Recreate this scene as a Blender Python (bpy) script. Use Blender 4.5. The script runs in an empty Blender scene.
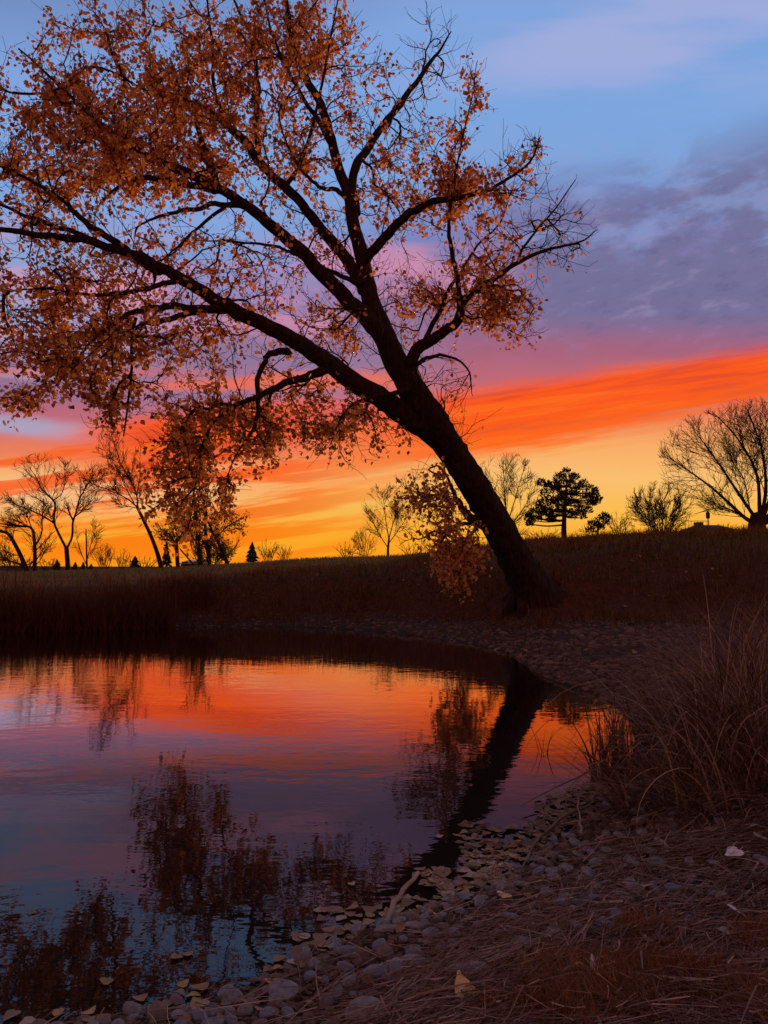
import bpy, math, random
import numpy as np
from mathutils import Vector

rng = np.random.default_rng(7)
random.seed(7)
sc = bpy.context.scene
COL = sc.collection
R = math.radians

# ----------------------------------------------------------------------------- camera
F = 740.0
CAMZ = 1.6
PITCH = math.atan(56.0 / F)
cam_d = bpy.data.cameras.new('camera')
cam = bpy.data.objects.new('camera', cam_d)
COL.objects.link(cam)
cam.location = (0, 0, CAMZ)
cam.rotation_euler = (math.pi / 2 + PITCH, 0, 0)
cam_d.sensor_fit = 'VERTICAL'
cam_d.sensor_height = 36.0
cam_d.lens = 36.0 * F / 1024.0
cam_d.clip_start = 0.05
cam_d.clip_end = 6000
sc.camera = cam
_ct, _st = math.cos(PITCH), math.sin(PITCH)


def ray(px, py):
    cx, cy = (px - 384.0) / F, (512.0 - py) / F
    return np.array([cx, _ct - cy * _st, _st + cy * _ct])


def P(px, py, Y):
    d = ray(px, py)
    return np.array([0, 0, CAMZ]) + d * (Y / d[1])


def W(px, py, z=0.0):
    d = ray(px, py)
    return np.array([0, 0, CAMZ]) + d * ((z - CAMZ) / d[2])


# ----------------------------------------------------------------------------- helpers
def lin(c):
    return tuple(((v / 255.0) / 12.92 if v / 255.0 <= 0.04045 else ((v / 255.0 + 0.055) / 1.055) ** 2.4) for v in c)


def tag(o, label=None, cat=None, group=None, kind=None):
    if label:
        o['label'] = label
    if cat:
        o['category'] = cat
    if group:
        o['group'] = group
    if kind:
        o['kind'] = kind
    return o


def empty(name, loc):
    o = bpy.data.objects.new(name, None)
    o.empty_display_size = 0.2
    o.location = loc
    COL.objects.link(o)
    return o


def obj(name, me, mat=None, parent=None, loc=None):
    o = bpy.data.objects.new(name, me)
    COL.objects.link(o)
    if mat is not None and len(me.materials) == 0:
        me.materials.append(mat)
    if parent is not None:
        o.parent = parent
    if loc is not None:
        o.location = loc
    return o


def np_mesh(name, V, Fq=None, Ft=None, smooth=False):
    """mesh from numpy verts and quads and/or triangles"""
    V = np.asarray(V, np.float32)
    loops, starts = [], []
    n = 0
    if Fq is not None and len(Fq):
        Fq = np.asarray(Fq, np.int32)
        loops.append(Fq.ravel())
        starts.append(np.arange(len(Fq), dtype=np.int32) * 4)
        n = len(Fq) * 4
    if Ft is not None and len(Ft):
        Ft = np.asarray(Ft, np.int32)
        loops.append(Ft.ravel())
        starts.append(n + np.arange(len(Ft), dtype=np.int32) * 3)
    loops = np.concatenate(loops)
    starts = np.concatenate(starts)
    me = bpy.data.meshes.new(name)
    me.vertices.add(len(V))
    me.vertices.foreach_set('co', V.ravel())
    me.loops.add(len(loops))
    me.loops.foreach_set('vertex_index', loops)
    me.polygons.add(len(starts))
    me.polygons.foreach_set('loop_start', starts)
    if smooth:
        me.polygons.foreach_set('use_smooth', np.ones(len(starts), bool))
    me.update(calc_edges=True)
    return me


class Tubes:
    """collects tapered tubes into one mesh"""

    def __init__(self):
        self.V, self.Q, self.T, self.n = [], [], [], 0

    def add(self, pts, rad, sides=4, rough=0.0, cap=True):
        pts = np.asarray(pts, float)
        rad = np.asarray(rad, float)
        m = len(pts)
        if m < 2:
            return
        tan = np.empty_like(pts)
        tan[1:-1] = pts[2:] - pts[:-2]
        tan[0] = pts[1] - pts[0]
        tan[-1] = pts[-1] - pts[-2]
        tan /= np.maximum(np.linalg.norm(tan, axis=1, keepdims=True), 1e-9)
        up = np.array([0.31, 0.83, 0.46])
        if abs(tan[0] @ up) > 0.92:
            up = np.array([0.9, -0.1, 0.42])
        a = np.cross(tan, up)
        a /= np.maximum(np.linalg.norm(a, axis=1, keepdims=True), 1e-9)
        b = np.cross(tan, a)
        th = np.arange(sides) * (2 * math.pi / sides)
        r = np.repeat(rad[:, None], sides, 1)
        if rough > 0:
            ridg = rng.normal(0, 1, sides) * 0.6
            r = r * (1 + rough * (rng.normal(0, 1, (m, sides)) * 0.6 + ridg[None, :]))
        ring = pts[:, None, :] + r[:, :, None] * (np.cos(th)[None, :, None] * a[:, None, :] + np.sin(th)[None, :, None] * b[:, None, :])
        self.V.append(ring.reshape(-1, 3))
        i = np.arange(m - 1)[:, None] * sides + np.arange(sides)[None, :]
        j = np.arange(m - 1)[:, None] * sides + (np.arange(sides)[None, :] + 1) % sides
        q = np.stack([i, j, j + sides, i + sides], -1).reshape(-1, 4) + self.n
        self.Q.append(q)
        self.n += m * sides
        if cap:
            self.V.append(pts[-1:] + tan[-1:] * rad[-1] * 0.6)
            k = np.arange(sides)
            last = self.n - sides
            self.T.append(np.stack([last + k, last + (k + 1) % sides, np.full(sides, self.n)], -1))
            self.n += 1

    def mesh(self, name, smooth=True):
        return np_mesh(name, np.concatenate(self.V), np.concatenate(self.Q), np.concatenate(self.T) if self.T else None, smooth)


def catmull(pts, per=6):
    pts = np.asarray(pts, float)
    if len(pts) < 3:
        t = np.linspace(0, 1, per + 1)[:, None]
        return pts[0] * (1 - t) + pts[-1] * t
    p = np.vstack([2 * pts[0] - pts[1], pts, 2 * pts[-1] - pts[-2]])
    out = []
    for i in range(1, len(p) - 2):
        t = np.linspace(0, 1, per, endpoint=False)[:, None]
        a, b, c, d = p[i - 1], p[i], p[i + 1], p[i + 2]
        out.append(0.5 * ((2 * b) + (c - a) * t + (2 * a - 5 * b + 4 * c - d) * t ** 2 + (3 * b - a - 3 * c + d) * t ** 3))
    out.append(pts[-1:])
    return np.vstack(out)


def blades(base, length, width, az, lean, curl, segs=3, face=None, droop=None):
    """grass blades: base (n,3); az = lean azimuth; lean = start angle from vertical; curl = angle added along the blade"""
    n = len(base)
    az = np.broadcast_to(az, n)
    lean = np.broadcast_to(lean, n)
    curl = np.broadcast_to(curl, n)
    length = np.broadcast_to(length, n)
    width = np.broadcast_to(width, n)
    if face is None:
        face = az + math.pi / 2 + rng.normal(0, 0.7, n)
    side = np.stack([np.cos(face), np.sin(face), np.zeros(n)], -1)
    cur = np.array(base, float)
    V = np.empty((n, segs + 1, 2, 3))
    for k in range(segs + 1):
        wk = width * (1 - k / segs) ** 0.7 * (1.0 if k else 0.8) + 0.0004
        V[:, k, 0] = cur - side * wk[:, None] / 2
        V[:, k, 1] = cur + side * wk[:, None] / 2
        ang = lean + curl * ((k + 0.5) / segs) ** 1.2
        d = np.stack([np.sin(ang) * np.cos(az), np.sin(ang) * np.sin(az), np.cos(ang)], -1)
        cur = cur + d * (length / segs)[:, None]
    V = V.reshape(-1, 3)
    b = np.arange(n)[:, None] * (segs + 1) * 2 + np.arange(segs)[None, :] * 2
    b = b.ravel()
    Q = np.stack([b, b + 1, b + 3, b + 2], -1)
    return V, Q


def join(*vq):
    Vs, Qs, n = [], [], 0
    for V, Q in vq:
        Vs.append(V)
        Qs.append(Q + n)
        n += len(V)
    return np.concatenate(Vs), np.concatenate(Qs)


# ----------------------------------------------------------------------------- materials
def new_mat(name):
    m = bpy.data.materials.new(name)
    m.use_nodes = True
    nt = m.node_tree
    nt.nodes.clear()
    out = nt.nodes.new('ShaderNodeOutputMaterial')
    return m, nt, out


def ramp_node(nt, stops, interp='LINEAR'):
    r = nt.nodes.new('ShaderNodeValToRGB')
    cr = r.color_ramp
    cr.interpolation = interp
    while len(cr.elements) < len(stops):
        cr.elements.new(0.5)
    for e, (p, c) in zip(cr.elements, stops):
        e.position = p
        e.color = (*c, 1)
    return r


def mat_vary(name, cols, rough=0.9, noise_scale=0.0, translucent=0.0, bump=0.0, spec=0.2, stretch=(1, 1, 1)):
    """colours picked per mesh island, or by noise when noise_scale is given"""
    m, nt, out = new_mat(name)
    L = nt.links
    b = nt.nodes.new('ShaderNodeBsdfPrincipled')
    b.inputs['Roughness'].default_value = rough
    b.inputs['Specular IOR Level'].default_value = spec
    stops = [(i / max(len(cols) - 1, 1), c) for i, c in enumerate(cols)]
    rp = ramp_node(nt, stops)
    if noise_scale > 0:
        tc = nt.nodes.new('ShaderNodeTexCoord')
        mp = nt.nodes.new('ShaderNodeMapping')
        mp.inputs['Scale'].default_value = stretch
        nz = nt.nodes.new('ShaderNodeTexNoise')
        nz.inputs['Scale'].default_value = noise_scale
        nz.inputs['Detail'].default_value = 6
        L.new(tc.outputs['Object'], mp.inputs['Vector'])
        L.new(mp.outputs['Vector'], nz.inputs['Vector'])
        mr = nt.nodes.new('ShaderNodeMapRange')
        mr.inputs['From Min'].default_value = 0.3
        mr.inputs['From Max'].default_value = 0.7
        L.new(nz.outputs['Fac'], mr.inputs['Value'])
        L.new(mr.outputs['Result'], rp.inputs['Fac'])
        if bump > 0:
            bp = nt.nodes.new('ShaderNodeBump')
            bp.inputs['Strength'].default_value = 1.0
            bp.inputs['Distance'].default_value = bump
            L.new(nz.outputs['Fac'], bp.inputs['Height'])
            L.new(bp.outputs['Normal'], b.inputs['Normal'])
    else:
        g = nt.nodes.new('ShaderNodeNewGeometry')
        L.new(g.outputs['Random Per Island'], rp.inputs['Fac'])
    L.new(rp.outputs['Color'], b.inputs['Base Color'])
    sh = b.outputs['BSDF']
    if translucent > 0:
        t = nt.nodes.new('ShaderNodeBsdfTranslucent')
        L.new(rp.outputs['Color'], t.inputs['Color'])
        mx = nt.nodes.new('ShaderNodeMixShader')
        mx.inputs['Fac'].default_value = translucent
        L.new(b.outputs['BSDF'], mx.inputs[1])
        L.new(t.outputs['BSDF'], mx.inputs[2])
        sh = mx.outputs['Shader']
    L.new(sh, out.inputs['Surface'])
    return m


M = {}
M['bark'] = mat_vary('cottonwood_bark', [(0.016, 0.007, 0.005), (0.034, 0.015, 0.010), (0.055, 0.027, 0.018)], 0.95, 7.0, bump=0.14, stretch=(1.8, 1.8, 0.3))
M['twig'] = mat_vary('twig_bark', [(0.022, 0.009, 0.007), (0.05, 0.022, 0.017)], 0.9)
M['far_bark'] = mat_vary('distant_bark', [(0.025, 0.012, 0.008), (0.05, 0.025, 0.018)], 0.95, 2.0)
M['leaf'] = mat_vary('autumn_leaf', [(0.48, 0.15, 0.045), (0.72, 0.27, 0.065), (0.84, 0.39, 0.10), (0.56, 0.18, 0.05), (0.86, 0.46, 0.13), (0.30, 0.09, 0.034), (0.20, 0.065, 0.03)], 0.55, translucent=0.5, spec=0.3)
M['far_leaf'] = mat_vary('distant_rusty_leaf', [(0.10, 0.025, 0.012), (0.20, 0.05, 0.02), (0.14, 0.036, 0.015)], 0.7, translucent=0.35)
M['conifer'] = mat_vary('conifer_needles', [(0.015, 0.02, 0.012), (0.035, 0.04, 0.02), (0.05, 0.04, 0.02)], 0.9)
M['grass_far'] = mat_vary('field_grass_blades', [(0.09, 0.078, 0.016), (0.16, 0.13, 0.026), (0.19, 0.13, 0.035)], 0.9, translucent=0.25)
M['grass_bank'] = mat_vary('dry_bank_grass', [(0.075, 0.023, 0.006), (0.15, 0.048, 0.011), (0.23, 0.095, 0.024), (0.10, 0.040, 0.009), (0.05, 0.018, 0.005)], 0.9, translucent=0.25)
M['cattail'] = mat_vary('cattail_leaf', [(0.055, 0.016, 0.006), (0.10, 0.032, 0.011), (0.15, 0.055, 0.02)], 0.9, translucent=0.2)
M['straw'] = mat_vary('dry_straw', [(0.07, 0.025, 0.016), (0.18, 0.076, 0.048), (0.28, 0.14, 0.098), (0.10, 0.04, 0.025), (0.50, 0.31, 0.22), (0.13, 0.055, 0.034)], 0.8, translucent=0.1)
M['clump'] = mat_vary('dry_clump_blade', [(0.065, 0.024, 0.011), (0.13, 0.052, 0.025), (0.22, 0.115, 0.066), (0.08, 0.036, 0.02), (0.15, 0.075, 0.042), (0.42, 0.25, 0.16), (0.46, 0.29, 0.19)], 0.8, translucent=0.15)
M['turf'] = mat_vary('rusty_dead_turf', [(0.10, 0.030, 0.010), (0.27, 0.082, 0.026), (0.38, 0.15, 0.055), (0.15, 0.05, 0.014), (0.30, 0.16, 0.08)], 0.85, translucent=0.25)
M['reed'] = mat_vary('dark_reed', [(0.03, 0.018, 0.012), (0.07, 0.04, 0.025), (0.10, 0.06, 0.035)], 0.85)
M['stone_grey'] = mat_vary('grey_pebble', [(0.15, 0.13, 0.135), (0.22, 0.195, 0.205), (0.31, 0.275, 0.28)], 0.8, 4.0, bump=0.004)
M['stone_blue'] = mat_vary('blue_grey_pebble', [(0.15, 0.165, 0.21), (0.215, 0.23, 0.285)], 0.75, 4.0, bump=0.004)
M['stone_brown'] = mat_vary('brown_pebble', [(0.15, 0.105, 0.092), (0.22, 0.155, 0.135)], 0.8, 4.0, bump=0.004)
M['gravel'] = mat_vary('mixed_gravel', [(0.055, 0.028, 0.018), (0.095, 0.052, 0.034), (0.18, 0.115, 0.082), (0.065, 0.032, 0.02)], 0.85)
M['lf_tan'] = mat_vary('fallen_leaf_tan', [(0.17, 0.105, 0.04), (0.31, 0.20, 0.085)], 0.42, 14.0, bump=0.003, spec=0.5)
M['lf_yellow'] = mat_vary('fallen_leaf_yellow', [(0.32, 0.20, 0.06), (0.48, 0.31, 0.10)], 0.42, 14.0, bump=0.003, spec=0.5)
M['lf_pale'] = mat_vary('fallen_leaf_pale', [(0.36, 0.27, 0.21), (0.50, 0.40, 0.32)], 0.6, 14.0, bump=0.003)
M['lf_brown'] = mat_vary('fallen_leaf_brown', [(0.16, 0.085, 0.045), (0.25, 0.14, 0.075)], 0.42, 14.0, bump=0.003, spec=0.5)
M['lf_mix'] = mat_vary('fallen_leaf_mixed', [(0.09, 0.045, 0.025), (0.20, 0.11, 0.055), (0.33, 0.20, 0.10), (0.14, 0.075, 0.04)], 0.65)
M['lf_bright'] = mat_vary('fresh_yellow_leaf', [(0.80, 0.50, 0.19), (0.90, 0.62, 0.28)], 0.5, 14.0, bump=0.003)
M['lf_white'] = mat_vary('bleached_leaf', [(0.72, 0.62, 0.55), (0.85, 0.76, 0.68)], 0.5, 14.0, bump=0.003)
M['stick'] = mat_vary('weathered_stick', [(0.12, 0.08, 0.06), (0.26, 0.18, 0.14)], 0.85, 8.0, stretch=(1, 1, 1))
M['stick_pale'] = mat_vary('pale_barkless_stick', [(0.32, 0.21, 0.16), (0.45, 0.32, 0.25)], 0.8, 8.0)
M['roof'] = mat_vary('dark_shingle', [(0.05, 0.045, 0.045), (0.09, 0.08, 0.075)], 0.9, 4.0)
M['wall'] = mat_vary('house_siding', [(0.06, 0.05, 0.042), (0.09, 0.075, 0.06)], 0.9, 2.0)
M['pale_roof'] = mat_vary('pale_metal_roof', [(0.45, 0.42, 0.42), (0.55, 0.5, 0.5)], 0.6, 2.0)
M['metal'] = mat_vary('dark_painted_metal', [(0.03, 0.03, 0.03), (0.05, 0.045, 0.04)], 0.6, 6.0)
M['glass'] = mat_vary('dark_window_glass', [(0.02, 0.02, 0.025), (0.03, 0.03, 0.035)], 0.1, 2.0, spec=0.6)
M['hill'] = mat_vary('distant_hill', [(0.03, 0.018, 0.013), (0.045, 0.03, 0.02)], 1.0, 0.02)

# ----------------------------------------------------------------------------- terrain
shore_px = [(0, 632), (90, 631), (165, 628), (250, 626.5), (300, 627), (350, 629.5), (400, 634), (440, 639), (480, 646), (508, 653), (522, 662),
            (536, 675), (565, 687), (597, 694), (622, 710), (640, 735), (643, 768), (630, 786), (606, 803), (578, 828), (550, 852), (524, 873), (494, 889),
            (456, 903), (426, 913), (395, 922), (357, 934), (322, 948), (290, 967), (257, 990), (215, 1003), (170, 1012), (120, 1019), (60, 1030), (-20, 1045)]
SH = [W(*p)[:2] for p in shore_px]
SH = np.array([(-60, 26), (-34, 21.5), (-17, 18.8)] + [tuple(p) for p in SH] + [(-2.8, 2.05), (-6, 1.0), (-15, -1.5), (-34, -4), (-60, -5)])


def shore_dist(x, y):
    """signed distance to the water's edge, positive on land"""
    x = np.asarray(x, float).ravel()
    y = np.asarray(y, float).ravel()
    best = np.full(len(x), 1e9)
    inside = np.zeros(len(x), bool)
    n = len(SH)
    for i in range(n):
        ax, ay = SH[i]
        bx, by = SH[(i + 1) % n]
        dx, dy = bx - ax, by - ay
        t = np.clip(((x - ax) * dx + (y - ay) * dy) / (dx * dx + dy * dy), 0, 1)
        best = np.minimum(best, (x - ax - t * dx) ** 2 + (y - ay - t * dy) ** 2)
        if ay != by:
            c = ((ay > y) != (by > y)) & (x < (bx - ax) * (y - ay) / (by - ay) + ax)
            inside ^= c
    d = np.sqrt(best)
    return np.where(inside, -d, d)


KX = np.array([-150, 0, 165, 300, 400, 480, 530, 600, 660, 768, 950])
KU = (KX - 384.0) / F
K_yb = np.array([18.8, 19.2, 20.8, 21.5, 20.5, 19.0, 17.0, 17.0, 16.0, 15.0, 14.0])
K_yk = np.array([22, 22, 23, 24.5, 23, 21, 20.5, 20, 20, 20, 20])
K_zk = np.array([1.0, 1.05, 1.15, 1.4, 1.5, 1.7, 1.8, 1.95, 2.0, 2.05, 2.1])
K_yc = np.array([80, 80, 70, 50, 45, 40, 36, 35, 35, 35, 35])
K_zc = np.array([1.1, 1.2, 1.6, 2.1, 2.25, 2.55, 2.72, 2.87, 3.0, 3.12, 3.12])


def vnoise(x, y, s, seed=0):
    """cheap smooth value noise"""
    x = np.asarray(x) / s + 100.3 + seed * 17.1
    y = np.asarray(y) / s + 57.7 + seed * 9.3
    xi, yi = np.floor(x), np.floor(y)
    fx, fy = x - xi, y - yi
    fx, fy = fx * fx * (3 - 2 * fx), fy * fy * (3 - 2 * fy)

    def h(a, b):
        t = np.sin(a * 127.1 + b * 311.7 + seed * 7.7) * 43758.5453
        return t - np.floor(t)
    return (h(xi, yi) * (1 - fx) + h(xi + 1, yi) * fx) * (1 - fy) + (h(xi, yi + 1) * (1 - fx) + h(xi + 1, yi + 1) * fx) * fy - 0.5


def height(x, y):
    shp = np.shape(x)
    x = np.asarray(x, float).ravel()
    y = np.asarray(y, float).ravel()
    d = shore_dist(x, y)
    far = np.clip((y - 8) / 5, 0, 1)
    beach = (0.30 + 0.12 * far) * (1 - np.exp(-np.maximum(d, 0) / (0.95 + 0.5 * far)))
    beach = beach + 0.10 * np.clip((x - 1.5) / 3, 0, 1) * np.clip(d, 0, 1)
    ys = np.maximum(y, 0.5)
    u = np.clip(x / ys, -1.0, 0.8)
    yb = np.interp(u, KU, K_yb)
    yk = np.interp(u, KU, K_yk)
    zk = np.interp(u, KU, K_zk)
    yc = np.interp(u, KU, K_yc)
    zc = np.interp(u, KU, K_zc)
    t1 = np.clip((y - yb) / (yk - yb), 0, 1)
    t1s = t1 * t1 * (3 - 2 * t1) * 0.6 + 0.4 * t1
    t2 = np.clip((y - yk) / (yc - yk), 0, 1)
    bank = 0.35 * np.clip((y - yb + 4) / 4, 0, 1) * 0 + t1s * (zk - 0.40) + np.sin(t2 * math.pi / 2) ** 0.9 * (zc - zk)
    bank = bank - np.maximum(y - yc - 4, 0) * 0.004
    bank *= np.clip((d + 0.2) / 1.2, 0, 1)
    z = np.where(d < 0, np.maximum(d * 0.4, -0.9), beach + bank)
    z = np.maximum(z, np.where(y > 120, -2.0, -1.0))
    amp = np.clip(d / 0.8, 0.15, 1) * np.where(d < 0, 0.0, 1)
    z = z + amp * (0.05 * vnoise(x, y, 0.9, 1) + 0.025 * vnoise(x, y, 0.3, 2)) + np.clip((y - 19) / 6, 0, 1) * np.clip(d, 0, 1) * (0.16 * vnoise(x, y, 3.1, 3) + 0.06 * vnoise(x, y, 1.1, 4)) * np.clip(1.6 - y / 60, 0.1, 1)
    return z.reshape(shp)


def hz(x, y):
    return float(height(np.array([x]), np.array([y]))[0])


def graded(lo, hi, c, s0, g):
    up, v, s = [], c, s0
    while v < hi:
        up.append(v)
        v += s
        s *= g
    up.append(hi)
    dn, v, s = [], c - s0, s0
    while v > lo:
        dn.append(v)
        v -= s
        s *= g
    dn.append(lo)
    return np.array(dn[::-1] + up)


gx = graded(-1200, 1200, 0.6, 0.06, 1.028)
gy = graded(-60, 2500, 3.2, 0.05, 1.0165)
XX, YY = np.meshgrid(gx, gy)
ZZ = height(XX, YY)
V = np.stack([XX, YY, ZZ], -1).reshape(-1, 3)
nx, ny = len(gx), len(gy)
ii = (np.arange(ny - 1)[:, None] * nx + np.arange(nx - 1)[None, :]).ravel()
Q = np.stack([ii, ii + 1, ii + nx + 1, ii + nx], -1)
gme = np_mesh('ground', V, Q, smooth=True)
# colour of the land cover (soil, straw mat, gravel, grass), one value per vertex
xf, yf = V[:, 0], V[:, 1]
dd = shore_dist(xf, yf)
uu = np.clip(xf / np.maximum(yf, 0.5), -1, 0.8)
ybf = np.interp(uu, KU, K_yb)
soil = np.array([0.045, 0.027, 0.021])
strawc = np.array([0.055, 0.026, 0.018])
grav = np.array([0.055, 0.027, 0.017])
bankc = np.array([0.085, 0.026, 0.007])
fieldc = np.array([0.065, 0.05, 0.013])
mud = np.array([0.03, 0.022, 0.018])


def sm(a, b, v):
    t = np.clip((v - a) / (b - a), 0, 1)
    return t * t * (3 - 2 * t)


col = np.repeat(soil[None], len(V), 0)


def mixc(c, m):
    global col
    col = col * (1 - m[:, None]) + c[None] * m[:, None]


mixc(strawc, sm(0.7, 1.5, dd + 0.6 * vnoise(xf, yf, 0.6, 5)))
farw = sm(8, 10, yf)
mixc(grav, farw * sm(-0.1, 0.2, dd))
mixc(bankc, farw * sm(-0.6, 0.9, yf - ybf + 1.2 * vnoise(xf, yf, 1.7, 6)))
mixc(fieldc, sm(24, 33, yf + 5 * vnoise(xf, yf, 4.0, 7) - 4 * sm(-0.1, -0.4, uu) + 4 * sm(0.1, 0.3, uu)))
mixc(mud, sm(0.32, 0.05, dd))
ca = gme.color_attributes.new('cover', 'FLOAT_COLOR', 'POINT')
ca.data.foreach_set('color', np.concatenate([col, np.ones((len(V), 1))], 1).astype(np.float32).ravel())
m, nt, out = new_mat('earth_and_grass_cover')
L = nt.links
b = nt.nodes.new('ShaderNodeBsdfPrincipled')
b.inputs['Roughness'].default_value = 0.95
b.inputs['Specular IOR Level'].default_value = 0.15
at = nt.nodes.new('ShaderNodeAttribute')
at.attribute_name = 'cover'
tc = nt.nodes.new('ShaderNodeTexCoord')
nz = nt.nodes.new('ShaderNodeTexNoise')
nz.inputs['Scale'].default_value = 7.0
nz.inputs['Detail'].default_value = 8
nz.inputs['Roughness'].default_value = 0.7
L.new(tc.outputs['Object'], nz.inputs['Vector'])
mr = nt.nodes.new('ShaderNodeMapRange')
mr.inputs['From Min'].default_value = 0.3
mr.inputs['From Max'].default_value = 0.7
mr.inputs['To Min'].default_value = 0.45
mr.inputs['To Max'].default_value = 1.55
L.new(nz.outputs['Fac'], mr.inputs['Value'])
mx = nt.nodes.new('ShaderNodeVectorMath')
mx.operation = 'SCALE'
L.new(at.outputs['Color'], mx.inputs[0])
L.new(mr.outputs['Result'], mx.inputs['Scale'])
L.new(mx.outputs['Vector'], b.inputs['Base Color'])
bp = nt.nodes.new('ShaderNodeBump')
bp.inputs['Distance'].default_value = 0.05
L.new(nz.outputs['Fac'], bp.inputs['Height'])
L.new(bp.outputs['Normal'], b.inputs['Normal'])
L.new(b.outputs['BSDF'], out.inputs['Surface'])
g = obj('ground', gme, m)
tag(g, 'dark sloping banks and rising grass field around the pond', 'ground', kind='structure')

# ----------------------------------------------------------------------------- water
m, nt, out = new_mat('pond_water')
L = nt.links
tc = nt.nodes.new('ShaderNodeTexCoord')


def noise_n(nt, vec, scale, detail=3, rough=0.5):
    n = nt.nodes.new('ShaderNodeTexNoise')
    n.inputs['Scale'].default_value = scale
    n.inputs['Detail'].default_value = detail
    n.inputs['Roughness'].default_value = rough
    nt.links.new(vec, n.inputs['Vector'])
    return n.outputs['Fac']


mp = nt.nodes.new('ShaderNodeMapping')
mp.inputs['Scale'].default_value = (0.55, 1.0, 1.0)
mp.inputs['Rotation'].default_value = (0, 0, 0.15)
L.new(tc.outputs['Object'], mp.inputs['Vector'])
n1 = noise_n(nt, mp.outputs['Vector'], 5.0, 3, 0.55)
n2 = noise_n(nt, mp.outputs['Vector'], 0.8, 2, 0.5)
patch = noise_n(nt, tc.outputs['Object'], 0.25, 2, 0.5)
pm = nt.nodes.new('ShaderNodeMapRange')
pm.inputs['From Min'].default_value = 0.35
pm.inputs['From Max'].default_value = 0.65
pm.inputs['To Min'].default_value = 0.35
pm.inputs['To Max'].default_value = 1.0
L.new(patch, pm.inputs['Value'])
b1 = nt.nodes.new('ShaderNodeBump')
b1.inputs['Distance'].default_value = 0.0035
L.new(n2, b1.inputs['Height'])
b2 = nt.nodes.new('ShaderNodeBump')
b2.inputs['Distance'].default_value = 0.0028
L.new(n1, b2.inputs['Height'])
L.new(pm.outputs['Result'], b2.inputs['Strength'])
L.new(b1.outputs['Normal'], b2.inputs['Normal'])
gl = nt.nodes.new('ShaderNodeBsdfGlossy')
gl.inputs['Roughness'].default_value = 0.015
L.new(b2.outputs['Normal'], gl.inputs['Normal'])
df = nt.nodes.new('ShaderNodeBsdfDiffuse')
df.inputs['Color'].default_value = (0.018, 0.013, 0.010, 1)
lw = nt.nodes.new('ShaderNodeLayerWeight')
lw.inputs['Blend'].default_value = 0.5
L.new(b2.outputs['Normal'], lw.inputs['Normal'])
rp = ramp_node(nt, [(0.0, (0.03,) * 3), (0.45, (0.09,) * 3), (0.60, (0.13,) * 3), (0.70, (0.165,) * 3), (0.755, (0.26,) * 3), (0.795, (0.62,) * 3), (0.83, (0.92,) * 3), (1.0, (1.0,) * 3)])
L.new(lw.outputs['Facing'], rp.inputs['Fac'])
ms = nt.nodes.new('ShaderNodeMixShader')
L.new(rp.outputs['Color'], ms.inputs['Fac'])
L.new(df.outputs['BSDF'], ms.inputs[1])
L.new(gl.outputs['BSDF'], ms.inputs[2])
L.new(ms.outputs['Shader'], out.inputs['Surface'])
wv = np.array([(-70, -8, 0), (8, -8, 0), (8, 32, 0), (-70, 32, 0)], float)
w = obj('water', np_mesh('water', wv, np.array([[0, 1, 2, 3]])), m)
tag(w, 'still dark pond mirroring the sunset and the leaning tree', 'pond', kind='structure')


# ----------------------------------------------------------------------------- tree growing
def grow(skel, attract, step, bend=0.45, sag=0.0, wob=0.08, angcost=0.7):
    """skel: list of (points, radii). attract: (n,3). Each attractor is reached by a curved twig that leaves the nearest branch.
    returns pos, parent, radius cap, list of tip node per attractor, n_skel"""
    pos, par, cap, dirs = [], [], [], []
    for pts, rad in skel:
        for k in range(len(pts)):
            par.append(-1 if k == 0 else len(pos) - 1)
            pos.append(pts[k])
            cap.append(rad[k])
            dv = pts[min(k + 1, len(pts) - 1)] - pts[max(k - 1, 0)]
            dirs.append(dv / max(np.linalg.norm(dv), 1e-9))
    ns = len(pos)
    cap_n = ns + int(len(attract) * 40) + 10
    Pn = np.zeros((cap_n, 3))
    Dn = np.zeros((cap_n, 3))
    Pn[:ns] = pos
    Dn[:ns] = dirs
    par = list(par)
    sk = Pn[:ns].copy()
    dmin = np.array([np.min(((sk - a) ** 2).sum(1)) for a in attract])
    order = np.argsort(dmin)
    tips = {}
    n = ns
    for ai in order:
        a = attract[ai]
        dv = a - Pn[:n]
        dist = np.sqrt((dv ** 2).sum(1)) + 1e-6
        cosa = (dv * Dn[:n]).sum(1) / dist
        cost = dist * (1 + angcost * (1 - cosa))
        k = int(np.argmin(cost))
        L_ = dist[k]
        m_ = max(2, int(math.ceil(L_ / step)))
        if n + m_ >= cap_n:
            break
        p0, d0 = Pn[k].copy(), Dn[k].copy()
        ctrl = p0 + d0 * L_ * bend + np.array([0, 0, sag * L_])
        prev = k
        lat = rng.normal(0, 1, 3) * wob * L_
        for j in range(1, m_ + 1):
            t = j / m_
            q = (1 - t) ** 2 * p0 + 2 * t * (1 - t) * ctrl + t * t * a
            q = q + lat * math.sin(t * math.pi * 2) * 0.5 + (rng.normal(0, 1, 3) * wob * step * 0.8 if j < m_ else 0)
            d = q - Pn[prev]
            Pn[n] = q
            Dn[n] = d / max(np.linalg.norm(d), 1e-9)
            par.append(prev)
            prev = n
            n += 1
        tips[int(ai)] = prev
    return Pn[:n], np.array(par), cap, tips, ns, Dn[:n]


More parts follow.
